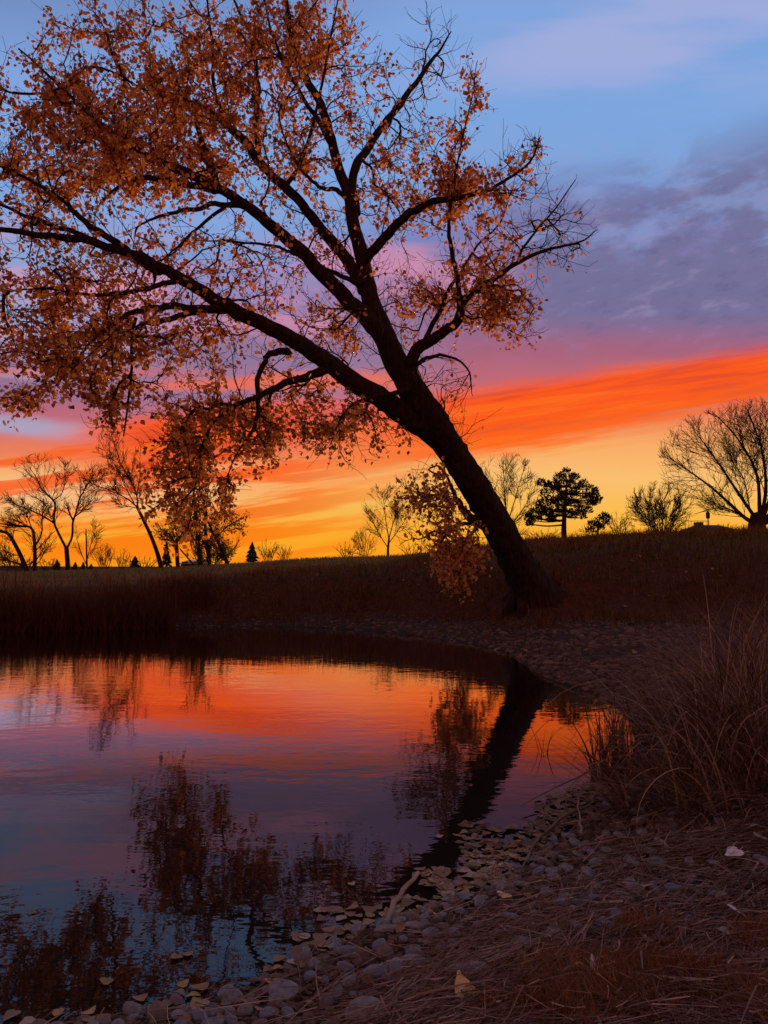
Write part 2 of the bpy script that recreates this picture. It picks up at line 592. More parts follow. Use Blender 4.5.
def twig_mesh(name, pos, par, cap, ns, rtip, k=2.4, rmax=0.05, sides=3):
    n = len(pos)
    acc = np.zeros(n)
    rad = np.zeros(n)
    kids = [[] for _ in range(n)]
    for i in range(n - 1, -1, -1):
        rad[i] = rtip if acc[i] == 0 else acc[i] ** (1 / k)
        if par[i] >= 0:
            acc[par[i]] += rad[i] ** k
    for i in range(ns, n):
        kids[par[i]].append(i)
    rad = np.minimum(rad, rmax)
    T = Tubes()
    starts = [(i, c) for i in range(ns) for c in kids[i] if c >= ns]
    stack = list(starts)
    while stack:
        p, c = stack.pop()
        chain = [p, c]
        cur = c
        while kids[cur]:
            ks = sorted(kids[cur], key=lambda q: -rad[q])
            for q in ks[1:]:
                stack.append((cur, q))
            cur = ks[0]
            chain.append(cur)
        r = rad[chain].copy()
        r[0] = r[1]
        r = np.maximum(r * np.linspace(1.08, 0.75, len(r)), rtip * 0.55)
        T.add(pos[chain], r, sides, cap=False)
    return T.mesh(name), rad


LEAF2 = np.array([(0, 0, 0), (0.42, 0.30, 0.10), (0.34, 0.62, 0.07), (0, 1.05, 0), (-0.34, 0.62, 0.07), (-0.42, 0.30, 0.10)])


def leaf_cloud(name, pts, size, hang=0.5):
    """many small folded leaves, each two quads sharing a midrib"""
    n = len(pts)
    ax = rng.normal(0, 1, (n, 3))
    ax[:, 2] -= hang * 1.6
    ax /= np.linalg.norm(ax, axis=1, keepdims=True)
    ot = rng.normal(0, 1, (n, 3))
    sx = np.cross(ax, ot)
    sx /= np.linalg.norm(sx, axis=1, keepdims=True)
    nn = np.cross(sx, ax)
    s = size * rng.uniform(0.55, 1.3, n)
    l = LEAF2
    V = pts[:, None, :] + s[:, None, None] * (l[None, :, 0:1] * sx[:, None] + l[None, :, 1:2] * ax[:, None] + l[None, :, 2:3] * nn[:, None])
    V = V.reshape(-1, 3)
    b = np.arange(n) * 6
    Q = np.concatenate([np.stack([b, b + 1, b + 2, b + 3], -1), np.stack([b, b + 3, b + 4, b + 5], -1)])
    return np_mesh(name, V, Q)


def limb_path(px, per=6):
    """px: list of (x, y, depth, radius px)"""
    pts = np.array([P(a, b_, c) for a, b_, c, _ in px])
    rad = np.array([r * c / F for _, _, c, r in px])
    pr = np.concatenate([pts, rad[:, None]], 1)
    s = catmull(pr, per)
    return s[:, :3], np.maximum(s[:, 3], 0.004)


# ----------------------------------------------------------------------------- the leaning cottonwood
TB = np.array([*P(531, 604, 18.4)])
TB[2] = hz(TB[0], TB[1])
tree = empty('leaning_tree', TB)
tag(tree, 'large leaning cottonwood with orange autumn leaves reaching out over the pond', 'tree')


def under(o, par):
    """parent keeping world place (parent only has a location)"""
    o.parent = par
    o.location = (-par.location[0], -par.location[1], -par.location[2])
    return o


trunk_px = [(552, 628, 18.6, 38), (541, 607, 18.4, 28), (530, 586, 18.2, 21), (516, 560, 17.8, 17), (502, 534, 17.4, 15.8), (487, 507, 17.0, 15.2), (471, 481, 16.6, 14.8),
            (456, 457, 16.3, 14.6), (442, 436, 16.0, 15.2), (430, 418, 15.8, 16.5), (419, 402, 15.75, 15), (408, 384, 15.7, 13)]
limbs_px = {
    'L3': [(436, 428, 15.9, 13), (420, 402, 15.75, 14), (406, 378, 15.7, 13.2), (394, 355, 15.7, 12.2), (381, 326, 15.8, 10.5), (368, 288, 16.0, 8.5), (357, 240, 16.2, 7), (347, 195, 16.4, 5.8), (334, 148, 16.6, 4.8), (320, 105, 16.8, 4), (303, 68, 17.0, 3.6), (290, 30, 17.1, 2.8), (284, -20, 17.2, 2.2), (276, -80, 17.3, 1.4)],
    'L1': [(452, 449, 16.2, 11), (432, 433, 15.9, 12), (410, 417, 15.7, 11.5), (384, 400, 15.5, 10.5), (352, 380, 15.2, 9.6), (320, 357, 14.9, 8.8), (288, 337, 14.7, 8), (258, 322, 14.5, 7.4), (228, 306, 14.3, 6.8), (200, 290, 14.1, 6.2), (172, 275, 13.9, 5.6), (150, 264, 13.8, 5), (120, 251, 13.6, 4.2), (82, 239, 13.4, 4.2), (40, 234, 13.2, 3.4), (0, 231, 13.0, 2.8), (-60, 225, 12.9, 2)],
    'L2': [(408, 380, 15.7, 9), (396, 360, 15.65, 9.5), (384, 341, 15.6, 9.3), (370, 322, 15.5, 8.8), (350, 300, 15.4, 8), (325, 276, 15.2, 7.2), (302, 253, 15.1, 6.6), (280, 233, 15.0, 6), (258, 214, 14.9, 5.5), (236, 199, 14.8, 4.9), (215, 185, 14.7, 4.2), (188, 174, 14.6, 4.6), (163, 165, 14.5, 4), (140, 153, 14.4, 3.4), (118, 140, 14.3, 2.8), (84, 109, 14.1, 2.2), (50, 76, 14.0, 1.6), (18, 48, 13.9, 1)],
    'L4': [(384, 332, 15.8, 6), (374, 305, 15.9, 6.6), (362, 285, 15.9, 6.4), (345, 258, 15.9, 5.9), (322, 229, 15.9, 5.3), (303, 206, 15.9, 4.9), (283, 186, 15.9, 4.5), (265, 169, 15.9, 4.2), (246, 144, 15.8, 4.5), (226, 124, 15.8, 3.6), (205, 109, 15.7, 3), (180, 100, 15.6, 2.4), (150, 93, 15.5, 1.7), (110, 70, 15.4, 1)],
    'L5': [(356, 214, 16.3, 5), (352, 178, 16.5, 4.6), (364, 155, 16.7, 4.2), (381, 130, 16.9, 3.8), (400, 104, 17.1, 3.3), (417, 82, 17.3, 2.8), (430, 63, 17.4, 2.2), (440, 50, 17.5, 1.6), (451, 31, 17.6, 0.8)],
    'L6': [(362, 268, 16.0, 5.5), (374, 250, 15.9, 5), (386, 234, 15.8, 4.6), (402, 219, 15.6, 4.2), (418, 208, 15.5, 3.8), (434, 201, 15.4, 3.4), (465, 197, 15.3, 2.8), (484, 191, 15.2, 2.3), (503, 181, 15.1, 1.9), (530, 162, 15.0, 1.4), (540, 136, 14.9, 0.7)],
    'L7': [(414, 390, 15.7, 6.5), (411, 372, 15.6, 6.6), (412, 358, 15.5, 6.4), (421, 345, 15.4, 6), (437, 336, 15.3, 5.4), (452, 328, 15.2, 4.6), (460, 315, 15.1, 4.6), (464, 299, 15.0, 3.8), (476, 290, 14.9, 3.4), (495, 280, 14.8, 2.9), (515, 265, 14.7, 2.5), (545, 250, 14.5, 1.9), (580, 242, 14.3, 1.2), (597, 229, 14.2, 0.6)],
    'a': [(459, 318, 15.1, 3), (459, 287, 15.2, 2.8), (453, 258, 15.3, 2.6), (449, 230, 15.4, 2.2), (451, 200, 15.5, 1.7), (458, 160, 15.6, 1.2), (470, 105, 15.7, 0.8), (477, 62, 15.8, 0.5)],
    'b': [(514, 266, 14.7, 1.8), (524, 246, 14.8, 1.6), (540, 226, 14.9, 1.3), (556, 208, 15.0, 1), (575, 180, 15.1, 0.6)],
    'c': [(424, 345, 15.4, 3), (440, 310, 15.5, 2.6), (447, 294, 15.5, 2.2), (462, 270, 15.6, 1.8), (478, 245, 15.7, 1.4), (500, 222, 15.8, 1), (512, 190, 15.8, 0.6)],
    'd': [(414, 366, 15.4, 2.8), (424, 359, 15.2, 2.3), (440, 356, 15.0, 1.9), (456, 359, 14.9, 1.5), (467, 368, 14.8, 1.2), (471, 382, 14.7, .9), (472, 396, 14.6, .4)],
    'e': [(246, 318, 14.4, 5), (228, 313, 14.3, 4.6), (200, 309, 14.0, 4.2), (180, 307, 13.9, 3.8), (158, 307, 13.7, 3.4), (138, 311, 13.5, 3), (122, 318, 13.4, 2.6), (100, 334, 13.2, 2), (84, 350, 13.1, 1.4), (72, 372, 13.0, 0.8)],
    'f': [(206, 310, 14.0, 3.6), (188, 314, 13.8, 3.3), (165, 320, 13.6, 3), (145, 325, 13.5, 2.6), (130, 333, 13.4, 2.2), (112, 346, 13.2, 1.8), (98, 362, 13.1, 1.2), (88, 385, 13.0, 0.7)],
    'g': [(330, 366, 15.0, 5), (314, 374, 14.8, 4.4), (298, 378, 14.6, 4), (280, 384, 14.4, 3.6), (262, 394, 14.2, 3.2), (244, 402, 14.0, 2.8), (228, 410, 13.9, 2.3), (212, 424, 13.8, 1.8), (202, 446, 13.7, 1.4), (196, 480, 13.7, 0.9), (190, 520, 13.7, 0.6)],
    'h': [(290, 350, 14.7, 4), (276, 354, 14.5, 3.6), (264, 362, 14.4, 3.2), (258, 376, 14.3, 2.9), (258, 398, 14.2, 2.6), (256, 420, 14.1, 2.2), (247, 438, 14.0, 1.8), (236, 456, 14.0, 1.2), (228, 474, 14.0, 0.7)],
    'i': [(161, 270, 13.8, 4), (154, 268, 13.7, 3.4), (155, 287, 13.6, 0.6)],
    'j': [(160, 271, 13.8, 4.5), (140, 258, 13.7, 4.2), (116, 242, 13.6, 3.8), (98, 231, 13.5, 3.4), (78, 214, 13.4, 3), (58, 197, 13.3, 2.6), (38, 184, 13.2, 2.2), (18, 174, 13.1, 1.8), (-6, 164, 13.0, 1.3), (-50, 150, 12.9, 0.8)],
    'k': [(122, 252, 13.6, 3.4), (100, 246, 13.5, 3.2), (76, 233, 13.4, 2.9), (52, 224, 13.3, 2.6), (26, 214, 13.2, 2.2), (0, 205, 13.1, 1.8), (-40, 195, 13.0, 1)],
    'l': [(178, 280, 13.9, 3), (158, 286, 13.8, 2.7), (130, 292, 13.7, 2.4), (100, 295, 13.6, 2), (70, 292, 13.5, 1.6), (40, 288, 13.4, 1.1), (10, 292, 13.3, 0.7)],
    'm': [(222, 190, 14.7, 4), (200, 186, 14.6, 3.6), (176, 182, 14.4, 3.2), (154, 179, 14.3, 3), (134, 178, 14.2, 2.6), (118, 188, 14.1, 2), (100, 202, 14.0, 1.2)],
    'n': [(258, 214, 14.9, 3.6), (240, 206, 14.8, 3), (216, 205, 14.6, 2.8), (190, 210, 14.5, 2.4), (165, 215, 14.4, 1.9), (140, 224, 14.3, 1.2)],
    'o': [(262, 167, 15.9, 3.8), (257, 148, 16.0, 3.5), (257, 120, 16.1, 3.2), (258, 92, 16.2, 2.8), (257, 72, 16.3, 2.5), (252, 38, 16.4, 2.1), (240, 14, 16.5, 1.7), (230, -10, 16.6, 1.3), (214, -60, 16.7, 0.8)],
    'p': [(217, 187, 14.7, 3.8), (212, 168, 14.8, 3.5), (205, 150, 14.9, 3.2), (200, 132, 15.0, 2.8), (194, 114, 15.1, 2.2), (180, 88, 15.2, 1.6), (170, 60, 15.3, 1)],
    'q': [(228, 126, 15.8, 2.6), (219, 106, 15.9, 2.3), (214, 84, 16.0, 2), (213, 50, 16.1, 1.7), (208, 10, 16.2, 1.3), (204, -40, 16.3, 0.8)],
    'r': [(362, 288, 15.9, 3), (348, 279, 15.5, 2.8), (328, 270, 15.2, 2.5), (308, 261, 15.0, 2.3), (290, 252, 14.8, 2), (275, 246, 14.7, 1.8), (250, 243, 14.6, 1.4), (225, 241, 14.5, 1.1), (195, 241, 14.4, 0.6)],
    's': [(334, 150, 16.6, 3), (318, 120, 16.3, 2.6), (302, 96, 16.0, 2.3), (286, 66, 15.8, 1.9), (272, 34, 15.6, 1.5), (262, -10, 15.4, 1)],
    't': [(284, 187, 15.9, 2.8), (300, 164, 15.6, 2.4), (312, 128, 15.5, 2), (322, 84, 15.4, 1.7), (330, 40, 15.3, 1.3), (340, -10, 15.2, 0.8)],
    'u': [(240, 200, 14.8, 2.4), (218, 212, 14.4, 2.1), (196, 230, 14.1, 1.7), (176, 248, 13.9, 1.2), (160, 262, 13.7, 0.7)],
    'v': [(136, 318, 13.5, 2), (132, 340, 13.4, 1.8), (132, 372, 13.3, 1.6), (128, 404, 13.3, 1.3), (124, 436, 13.2, 0.8)],
    'w': [(350, 200, 16.4, 3), (336, 190, 16.0, 2.6), (318, 186, 15.7, 2.2), (300, 168, 15.5, 1.8), (285, 140, 15.3, 1.3), (278, 110, 15.2, 0.8)],
    'x': [(482, 524, 17.1, 5), (470, 516, 16.8, 4.2), (462, 508, 16.6, 3.4), (456, 496, 16.5, 2.6), (451, 484, 16.5, 2), (446, 474, 16.5, 1.3), (440, 466, 16.5, .7)],
    'y': [(498, 540, 17.3, 4), (480, 526, 17.0, 2.6), (464, 524, 16.8, 2), (448, 532, 16.7, 1.5), (438, 548, 16.6, 1), (436, 566, 16.6, 0.5)],
    'xa': [(460, 504, 16.6, 2), (444, 496, 16.5, 1.6), (426, 494, 16.4, 1.2), (408, 490, 16.3, .7)],
    'ya': [(478, 526, 17.0, 2), (466, 540, 16.8, 1.5), (460, 562, 16.7, 1), (462, 586, 16.7, 0.5)],
    'z': [(412, 382, 15.6, 4), (402, 392, 15.2, 3), (378, 396, 14.9, 2.4), (352, 404, 14.6, 1.8), (338, 424, 14.5, 1.2), (330, 446, 14.4, 0.6)],
}
skel = []
tp, tr = limb_path(trunk_px, 5)
T = Tubes()
# root flare
fl = np.linspace(1.25, 1.0, 8)
tr[:8] *= fl
T.add(tp, tr * 1.0, 28, rough=0.07)
for a_ in (0.3, 1.2, 2.3, 3.3, 4.2, 5.3):     # root flare
    c0 = TB + np.array([0, 0, .30])
    rp_ = [c0 + np.array([math.cos(a_), math.sin(a_), 0]) * .08]
    for q_, h__ in ((.45, .14), (.68, .0), (.95, -.12)):
        x_, y_ = TB[0] + math.cos(a_) * q_, TB[1] + math.sin(a_) * q_
        rp_.append(np.array([x_, y_, hz(x_, y_) + h__]))
    T.add(catmull(rp_, 4), np.linspace(.24, .07, 13), 9, rough=.05)
trunk_o = under(obj('trunk', T.mesh('trunk'), M['bark']), tree)
skel.append((tp, tr))
for key, px in limbs_px.items():
    lp, lr = limb_path(px, 5)
    mn = rng.normal(0, 1, lp.shape) * np.minimum(lr, 0.07)[:, None] * 0.5
    mn = (mn + np.roll(mn, 1, 0) + np.roll(mn, -1, 0)) / 3
    mn[0] = 0
    lp = lp + mn
    lr = np.maximum(lr * np.where(lr > 0.1, 1.02, 0.76 + 3.4 * np.minimum(lr, 0.1)), 0.006)
    T = Tubes()
    T.add(lp, lr, 14 if lr[0] > 0.12 else 8, rough=0.025)
    under(obj('limb', T.mesh('limb'), M['bark']), tree)
    skel.append((lp, lr))

# foliage regions: cx, cy, rx, ry, count, leafiness 0..1, depth, depth spread
regions = [
    (205, 90, 150, 75, 330, 0.95, 15.4, 1.3), (110, 130, 95, 55, 240, 1.0, 14.4, 1.0), (250, 40, 110, 50, 190, 0.9, 16.0, 1.3),
    (60, 90, 55, 55, 80, 0.8, 14.0, 0.8), (120, 20, 60, 30, 45, 0.75, 14.8, 1.0), (315, 40, 40, 60, 90, 0.85, 16.4, 1.2),
    (160, 170, 130, 45, 230, 0.95, 14.6, 1.1), (300, 130, 60, 60, 100, 0.75, 16.0, 1.2),
    (60, 180, 70, 40, 90, 0.35, 13.3, 0.9), (40, 225, 70, 45, 120, 0.25, 13.2, 0.9), (30, 160, 40, 40, 50, 0.2, 13.2, 0.8),
    (70, 290, 80, 55, 210, 0.85, 13.4, 1.0), (45, 350, 60, 45, 150, 0.9, 13.1, 0.9), (115, 350, 50, 45, 130, 0.9, 13.3, 0.8), (110, 400, 32, 26, 60, 0.9, 13.2, 0.5),
    (20, 400, 30, 18, 24, 0.8, 13.0, 0.5), (180, 270, 80, 55, 150, 0.75, 14.2, 1.0), (250, 300, 55, 55, 90, 0.65, 14.8, 1.0),
    (200, 345, 55, 35, 90, 0.75, 14.0, 0.8), (195, 425, 48, 34, 130, 1.0, 13.8, 0.7), (184, 468, 40, 42, 110, 0.9, 13.7, 0.7), (186, 512, 34, 32, 42, 0.75, 13.7, 0.6), (225, 490, 16, 30, 30, .7, 13.9, .4),
    (255, 425, 34, 34, 70, 0.8, 14.1, 0.6), (310, 415, 50, 45, 120, 0.85, 14.6, 0.7), (355, 420, 40, 42, 85, 0.75, 14.7, 0.6), (272, 445, 16, 24, 26, 0.8, 14.0, 0.4),
    (320, 330, 50, 45, 80, 0.6, 15.2, 1.0), (330, 250, 60, 60, 110, 0.45, 15.8, 1.2), (350, 330, 40, 40, 60, 0.55, 15.5, 0.9),
    (385, 180, 40, 55, 90, 0.45, 16.2, 1.0), (410, 130, 45, 50, 70, 0.12, 17.0, 0.8), (430, 60, 28, 45, 60, 0.03, 17.4, 0.5), (355, 90, 35, 60, 60, 0.35, 16.6, 0.9),
    (445, 160, 30, 45, 60, 0.65, 15.6, 0.7), (465, 190, 40, 26, 80, 0.95, 15.3, 0.6), (475, 95, 12, 40, 30, 0.5, 15.7, 0.3), (425, 210, 30, 25, 40, 0.7, 15.5, 0.6),
    (490, 255, 45, 40, 80, 0.55, 14.9, 0.7), (470, 300, 35, 30, 90, 0.95, 15.0, 0.6), (500, 305, 26, 25, 60, 0.9, 14.8, 0.5), (522, 310, 18, 26, 36, 0.55, 14.7, 0.4), (432, 300, 30, 30, 50, 0.6, 15.4, 0.7),
    (545, 215, 40, 40, 80, 0.04, 14.8, 0.6), (515, 170, 28, 35, 50, 0.25, 15.0, 0.5), (565, 245, 30, 22, 36, 0.06, 14.4, 0.4), (535, 150, 12, 18, 20, 0.1, 14.9, 0.3),
    (430, 390, 38, 36, 90, 0.05, 15.0, 0.6), (395, 300, 30, 50, 60, 0.35, 15.6, 0.9), (455, 430, 25, 28, 30, 0.03, 15.2, 0.5), (390, 430, 26, 25, 26, 0.6, 14.9, 0.5),
    (435, 490, 34, 24, 70, 0.6, 15.7, 0.6), (450, 518, 28, 24, 70, 0.7, 16.0, 0.5), (410, 500, 24, 24, 32, 0.5, 15.5, 0.5), (456, 550, 28, 24, 80, .95, 16.3, 0.5), (460, 580, 20, 20, 40, 0.8, 16.4, 0.4), (420, 530, 24, 16, 22, 0.5, 15.9, 0.4),
    (-60, 150, 55, 90, 110, 0.7, 13.2, 1.0), (-60, 290, 55, 70, 100, 0.8, 13.1, 1.0), (200, -60, 130, 40, 110, 0.85, 15.8, 1.2), (310, -50, 50, 40, 40, 0.8, 16.6, 1.0),
]
att, leafy, leafn = [], [], []
for cx, cy, rx, ry, cnt, lf, dep, ds in regions:
    k = 0
    while k < cnt:
        a_, b_ = rng.normal(0, 0.52, 2)
        if a_ * a_ + b_ * b_ > 1.9:
            continue
        k += 1
        leafn.append((21 if cy < 200 else 13) * rng.gamma(2.0, 0.5))
        att.append(P(cx + a_ * rx, cy + b_ * ry, dep + 0.45 + rng.normal(0, ds * 0.85)))
        leafy.append(lf if lf < 0.5 or rng.random() < lf + 0.15 else 0.0)
att = np.array(att)
leafy = np.array(leafy)
pos, par, cap, tips, ns, dirs = grow(skel, att, 0.16, bend=0.42, sag=0.03, wob=0.05, angcost=1.1)
# short side spurs on every outer twig
n0 = len(pos)
spos, spar = [], []
nk = np.zeros(n0, int)
np.add.at(nk, par[par >= 0], 1)
out_nodes = [i for i in range(ns, n0)]
for i in out_nodes:
    if rng.random() < 0.6:
        side = np.cross(dirs[i], rng.normal(0, 1, 3))
        side /= np.linalg.norm(side)
        v = dirs[i] * 0.8 + side * 0.7 + np.array([0, 0, 0.25])
        ln = rng.uniform(0.12, 0.42)
        q1 = pos[i] + v * ln * 0.5
        q2 = q1 + (v + rng.normal(0, 0.25, 3)) * ln * 0.5
        spar += [i, n0 + len(spos)]
        spos += [q1, q2]
pos2 = np.vstack([pos, np.array(spos)])
par2 = np.concatenate([par, np.array(spar)])
tme, trad = twig_mesh('twigs', pos2, par2, cap, ns, 0.0052, k=2.3, rmax=0.045, sides=3)
under(obj('twigs', tme, M['twig']), tree)
# leaves around the twig tips
lp = []
for ai, tip in tips.items():
    lf = leafy[ai]
    if lf <= 0:
        continue
    nl = rng.poisson(leafn[ai] * lf)
    chain = [tip]
    while len(chain) < 6 and par[chain[-1]] >= ns:
        chain.append(par[chain[-1]])
    while nl > 0:      # leaves sit in little bunches on the spurs
        c = pos[chain[min(rng.integers(0, len(chain)), rng.integers(0, len(chain)))]] + rng.normal(0, 0.085, 3)
        for _ in range(min(nl, 2 + rng.integers(0, 5))):
            lp.append(c + rng.normal(0, 0.06, 3) + np.array([0, 0, -0.05]))
            nl -= 1
lp = np.array(lp)
near_wood = np.zeros(len(lp), bool)
for a_, r_ in skel:
    for q, rq in zip(a_, r_):
        if rq > 0.09:
            near_wood |= ((lp - q) ** 2).sum(1) < (rq + 0.28) ** 2
            if rq > 0.2:      # the trunk's near face is bare of leaves
                near_wood |= (np.abs(lp[:, 0] - q[0]) < rq * .9) & (np.abs(lp[:, 2] - q[2]) < rq) & (lp[:, 1] < q[1]) & (lp[:, 1] > q[1] - 1.6)
lp = lp[~near_wood]
print('leaves', len(lp), 'twig nodes', len(pos2))
under(obj('crown', leaf_cloud('crown', lp, 0.092), M['leaf']), tree)


# ----------------------------------------------------------------------------- trees on the field
def px_tree(name, label, cat, base, D, limbs, crown, rtip=0.022, leaves=None, group=None, step_px=3.0, sag=0.05, bend=0.45, spurs=0.3, trunk_n=1, rmax_px=1.1, leaf_size=0.22, leaf_mat='far_leaf', angcost=2.2, density=12, lw=0.58):
    """limbs: pixel polylines (x, y, r[, depth offset]); the first trunk_n are trunks. crown: ellipses (cx, cy, rx, ry, n, depth spread m)"""
    b0 = P(base[0], base[1], D)
    root = empty(name, (b0[0], b0[1], min(b0[2], hz(b0[0], b0[1]))))
    tag(root, label, cat, group)
    sk = []
    for i, lb in enumerate(limbs):
        off = rng.normal(0, D * 0.012)
        q = []
        for k, p in enumerate(lb):
            t = k / max(len(lb) - 1, 1)
            q.append((p[0], p[1], D + (p[3] if len(p) > 3 else (off * t if i >= trunk_n else 0)), p[2] * (lw if i >= trunk_n else 0.85)))
        if i < trunk_n:   # run the trunk down into the ground
            q = [(q[0][0], q[0][1] + 8, D, q[0][3] * 1.15)] + q
        a, r = limb_path(q, 4)
        sk.append((a, r))
        T = Tubes()
        T.add(a, r, 7, rough=0.05)
        under(obj('trunk' if i < trunk_n else 'limb', T.mesh('trunk'), M['far_bark']), root)
    ells = [(c[0], c[1], c[2] * 1.12 + 2, c[3] * 1.12 + 2) for c in crown]

    def inside(p):
        d_ = p - np.array([0, 0, CAMZ])
        f_ = d_[1] * _ct + d_[2] * _st
        x_, y_ = 384 + F * d_[0] / f_, 512 - F * (-d_[1] * _st + d_[2] * _ct) / f_
        return any(((x_ - e[0]) / e[2]) ** 2 + ((y_ - e[1]) / e[3]) ** 2 < 1 for e in ells)
    T = Tubes()
    ends = []
    up = np.array([0, 0, 1.0])

    def branch(p, d, ln, r, lvl):
        for _ in range(3):
            if inside(p + d * ln):
                break
            if rng.random() < 0.35:
                return
            ln *= 0.7
            d = d + np.array([0, 0, 0.15]) + rng.normal(0, .2, 3)
            d = d / np.linalg.norm(d)
        else:
            return
        if ln < 9 * D / F:
            lvl = min(lvl, 1)
        n_ = 5 if lvl else 3
        q, pp_, dd_ = [p], p, d
        for _ in range(n_):
            dd_ = dd_ + up * sag * rng.uniform(-.6, 1.6) + rng.normal(0, 0.11, 3)
            dd_ = dd_ / np.linalg.norm(dd_)
            pp_ = pp_ + dd_ * ln / n_
            q.append(pp_)
        q = np.array(q)
        T.add(q, np.linspace(r, max(r * 0.45, rtip * 0.6), n_ + 1), 3, cap=False)
        if lvl == 0:
            ends.append(q[-1])
            ends.append(q[1])
            return
        for _ in range(rng.integers(4, 7) if ln > 6 * D / F else 2):
            k = rng.integers(1, n_ + 1)
            ax = np.cross(dd_, rng.normal(0, 1, 3))
            ax /= np.linalg.norm(ax)
            a_ = rng.uniform(0.35, 0.8)
            nd = (q[k] - q[k - 1]) / np.linalg.norm(q[k] - q[k - 1]) * math.cos(a_) + ax * math.sin(a_) + up * 0.12
            branch(q[k], nd / np.linalg.norm(nd), ln * rng.uniform(0.4, 0.75), max(r * 0.6, rtip), lvl - 1)
    for i, (a, r) in enumerate(sk):
        if i < trunk_n and len(sk) > trunk_n + 1 and trunk_n == 1:
            continue
        tot = np.linalg.norm(np.diff(a, axis=0), axis=1).sum()
        for _ in range(int(density)):
            k = max(1, int((0.18 + 0.80 * rng.random()) * (len(a) - 1)))
            d0 = a[k] - a[k - 1]
            d0 = d0 / np.linalg.norm(d0)
            ax = np.cross(d0, rng.normal(0, 1, 3))
            ax /= np.linalg.norm(ax)
            a_ = rng.uniform(0.3, 0.95)
            nd = d0 * math.cos(a_) + ax * math.sin(a_) + up * rng.uniform(-.2, .2)
            branch(a[k], nd / np.linalg.norm(nd), tot * rng.uniform(0.22, 0.5) * (1.2 - 0.65 * k / len(a)), min(max(r[k] * 0.5, rtip * 1.5), rtip * 2.6), 2)
        d0 = a[-1] - a[-2]
        branch(a[-1], d0 / np.linalg.norm(d0), tot * 0.3, max(r[-1], rtip * 1.5), 2)
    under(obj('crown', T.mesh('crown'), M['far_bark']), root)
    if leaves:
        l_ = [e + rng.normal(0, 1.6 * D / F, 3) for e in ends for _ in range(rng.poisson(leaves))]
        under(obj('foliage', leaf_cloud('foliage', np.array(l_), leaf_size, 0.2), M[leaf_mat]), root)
    return root


px_tree('bare_tree', 'bare forked tree with two thick twisting limbs on the field', 'tree', (68, 570), 64,
        [[(68, 570, 3.2), (67, 556, 2.7), (66.5, 548, 2.6)],
         [(66.5, 549, 2.3), (58, 532, 2.0), (54, 521, 1.8), (55, 505, 1.6), (51, 498, 1.4), (41, 488, 1.1), (37, 479, .8), (30, 468, .4)],
         [(66.5, 549, 2.2), (72, 537, 1.9), (73, 522, 1.8), (76, 513, 1.6), (79.5, 499, 1.3), (86, 488, .8), (92, 476, .4)],
         [(54, 523, 1.5), (41, 515, 1.3), (25, 508, .9), (12, 503, .4)],
         [(54, 500, 1.0), (62, 493, .8), (65, 478, .5), (64, 464, .3)],
         [(73, 520, 1.6), (69, 512, 1.2), (66, 502, .4)],
         [(78, 511, .9), (83, 508, .8), (84, 494, .4)]],
        [(40, 474, 28, 18, 70, 2.0), (30, 500, 28, 16, 60, 2.0), (66, 474, 18, 14, 36, 2.0), (88, 482, 22, 20, 60, 2.0), (95, 505, 22, 18, 40, 2.0), (62, 510, 16, 14, 24, 2.0), (20, 520, 16, 12, 20, 1.5)], rtip=0.016)
px_tree('bare_tree', 'low bare tree with several leaning stems, cut by the left edge of the view', 'tree', (27, 571), 62,
        [[(27, 571, 3.0), (18.6, 551, 2.4), (8.5, 534, 2.0), (0, 531, 1.6), (-14, 522, 1.0)],
         [(34.7, 571, 2.6), (34.7, 546, 2.0), (32, 529, 1.5), (22, 526, 1.1), (3, 524, .6)],
         [(25, 566, 1.8), (10, 561, 1.5), (-3, 559, 1.0)],
         [(34.7, 547, 1.4), (41.5, 534, 1.2), (42, 517, .9), (44, 504, .4)],
         [(33, 531, 1.0), (28, 518, .8), (24, 504, .4)],
         [(36, 560, 1.1), (42, 552, .8), (46, 542, .4)]],
        [(10, 510, 26, 18, 60, 2.0), (30, 515, 22, 18, 50, 2.0), (5, 545, 16, 14, 40, 1.5), (42, 535, 16, 16, 36, 1.5), (-12, 520, 20, 22, 40, 1.5)], rtip=0.016, trunk_n=2)
px_tree('bare_tree', 'tall slanting bare tree with a brushy top, leaning left', 'tree', (161, 567), 60,
        [[(161, 567, 3.0), (157, 552, 2.5), (151, 536, 2.2), (144, 521, 2.0), (137, 507, 1.7)],
         [(137, 507, 1.4), (129, 500, 1.2), (120, 495, .9), (106, 489, .6), (92, 484, .3)],
         [(137, 508, 1.4), (137, 497, 1.2), (131, 482, 1.0), (121, 464, .8), (116, 448, .4)],
         [(134, 503, 1.0), (126, 488, .8), (118, 470, .5), (108, 456, .3)],
         [(139, 512, 1.1), (137, 496, .9), (140, 478, .7), (140, 462, .3)],
         [(137, 508, .8), (122, 505, .6), (110, 500, .3)]],
        [(118, 448, 24, 16, 110, 2.0), (100, 480, 18, 12, 40, 1.5), (138, 470, 16, 18, 40, 1.5), (105, 462, 16, 14, 40, 1.5), (130, 500, 16, 10, 16, 1.5)], rtip=0.015)
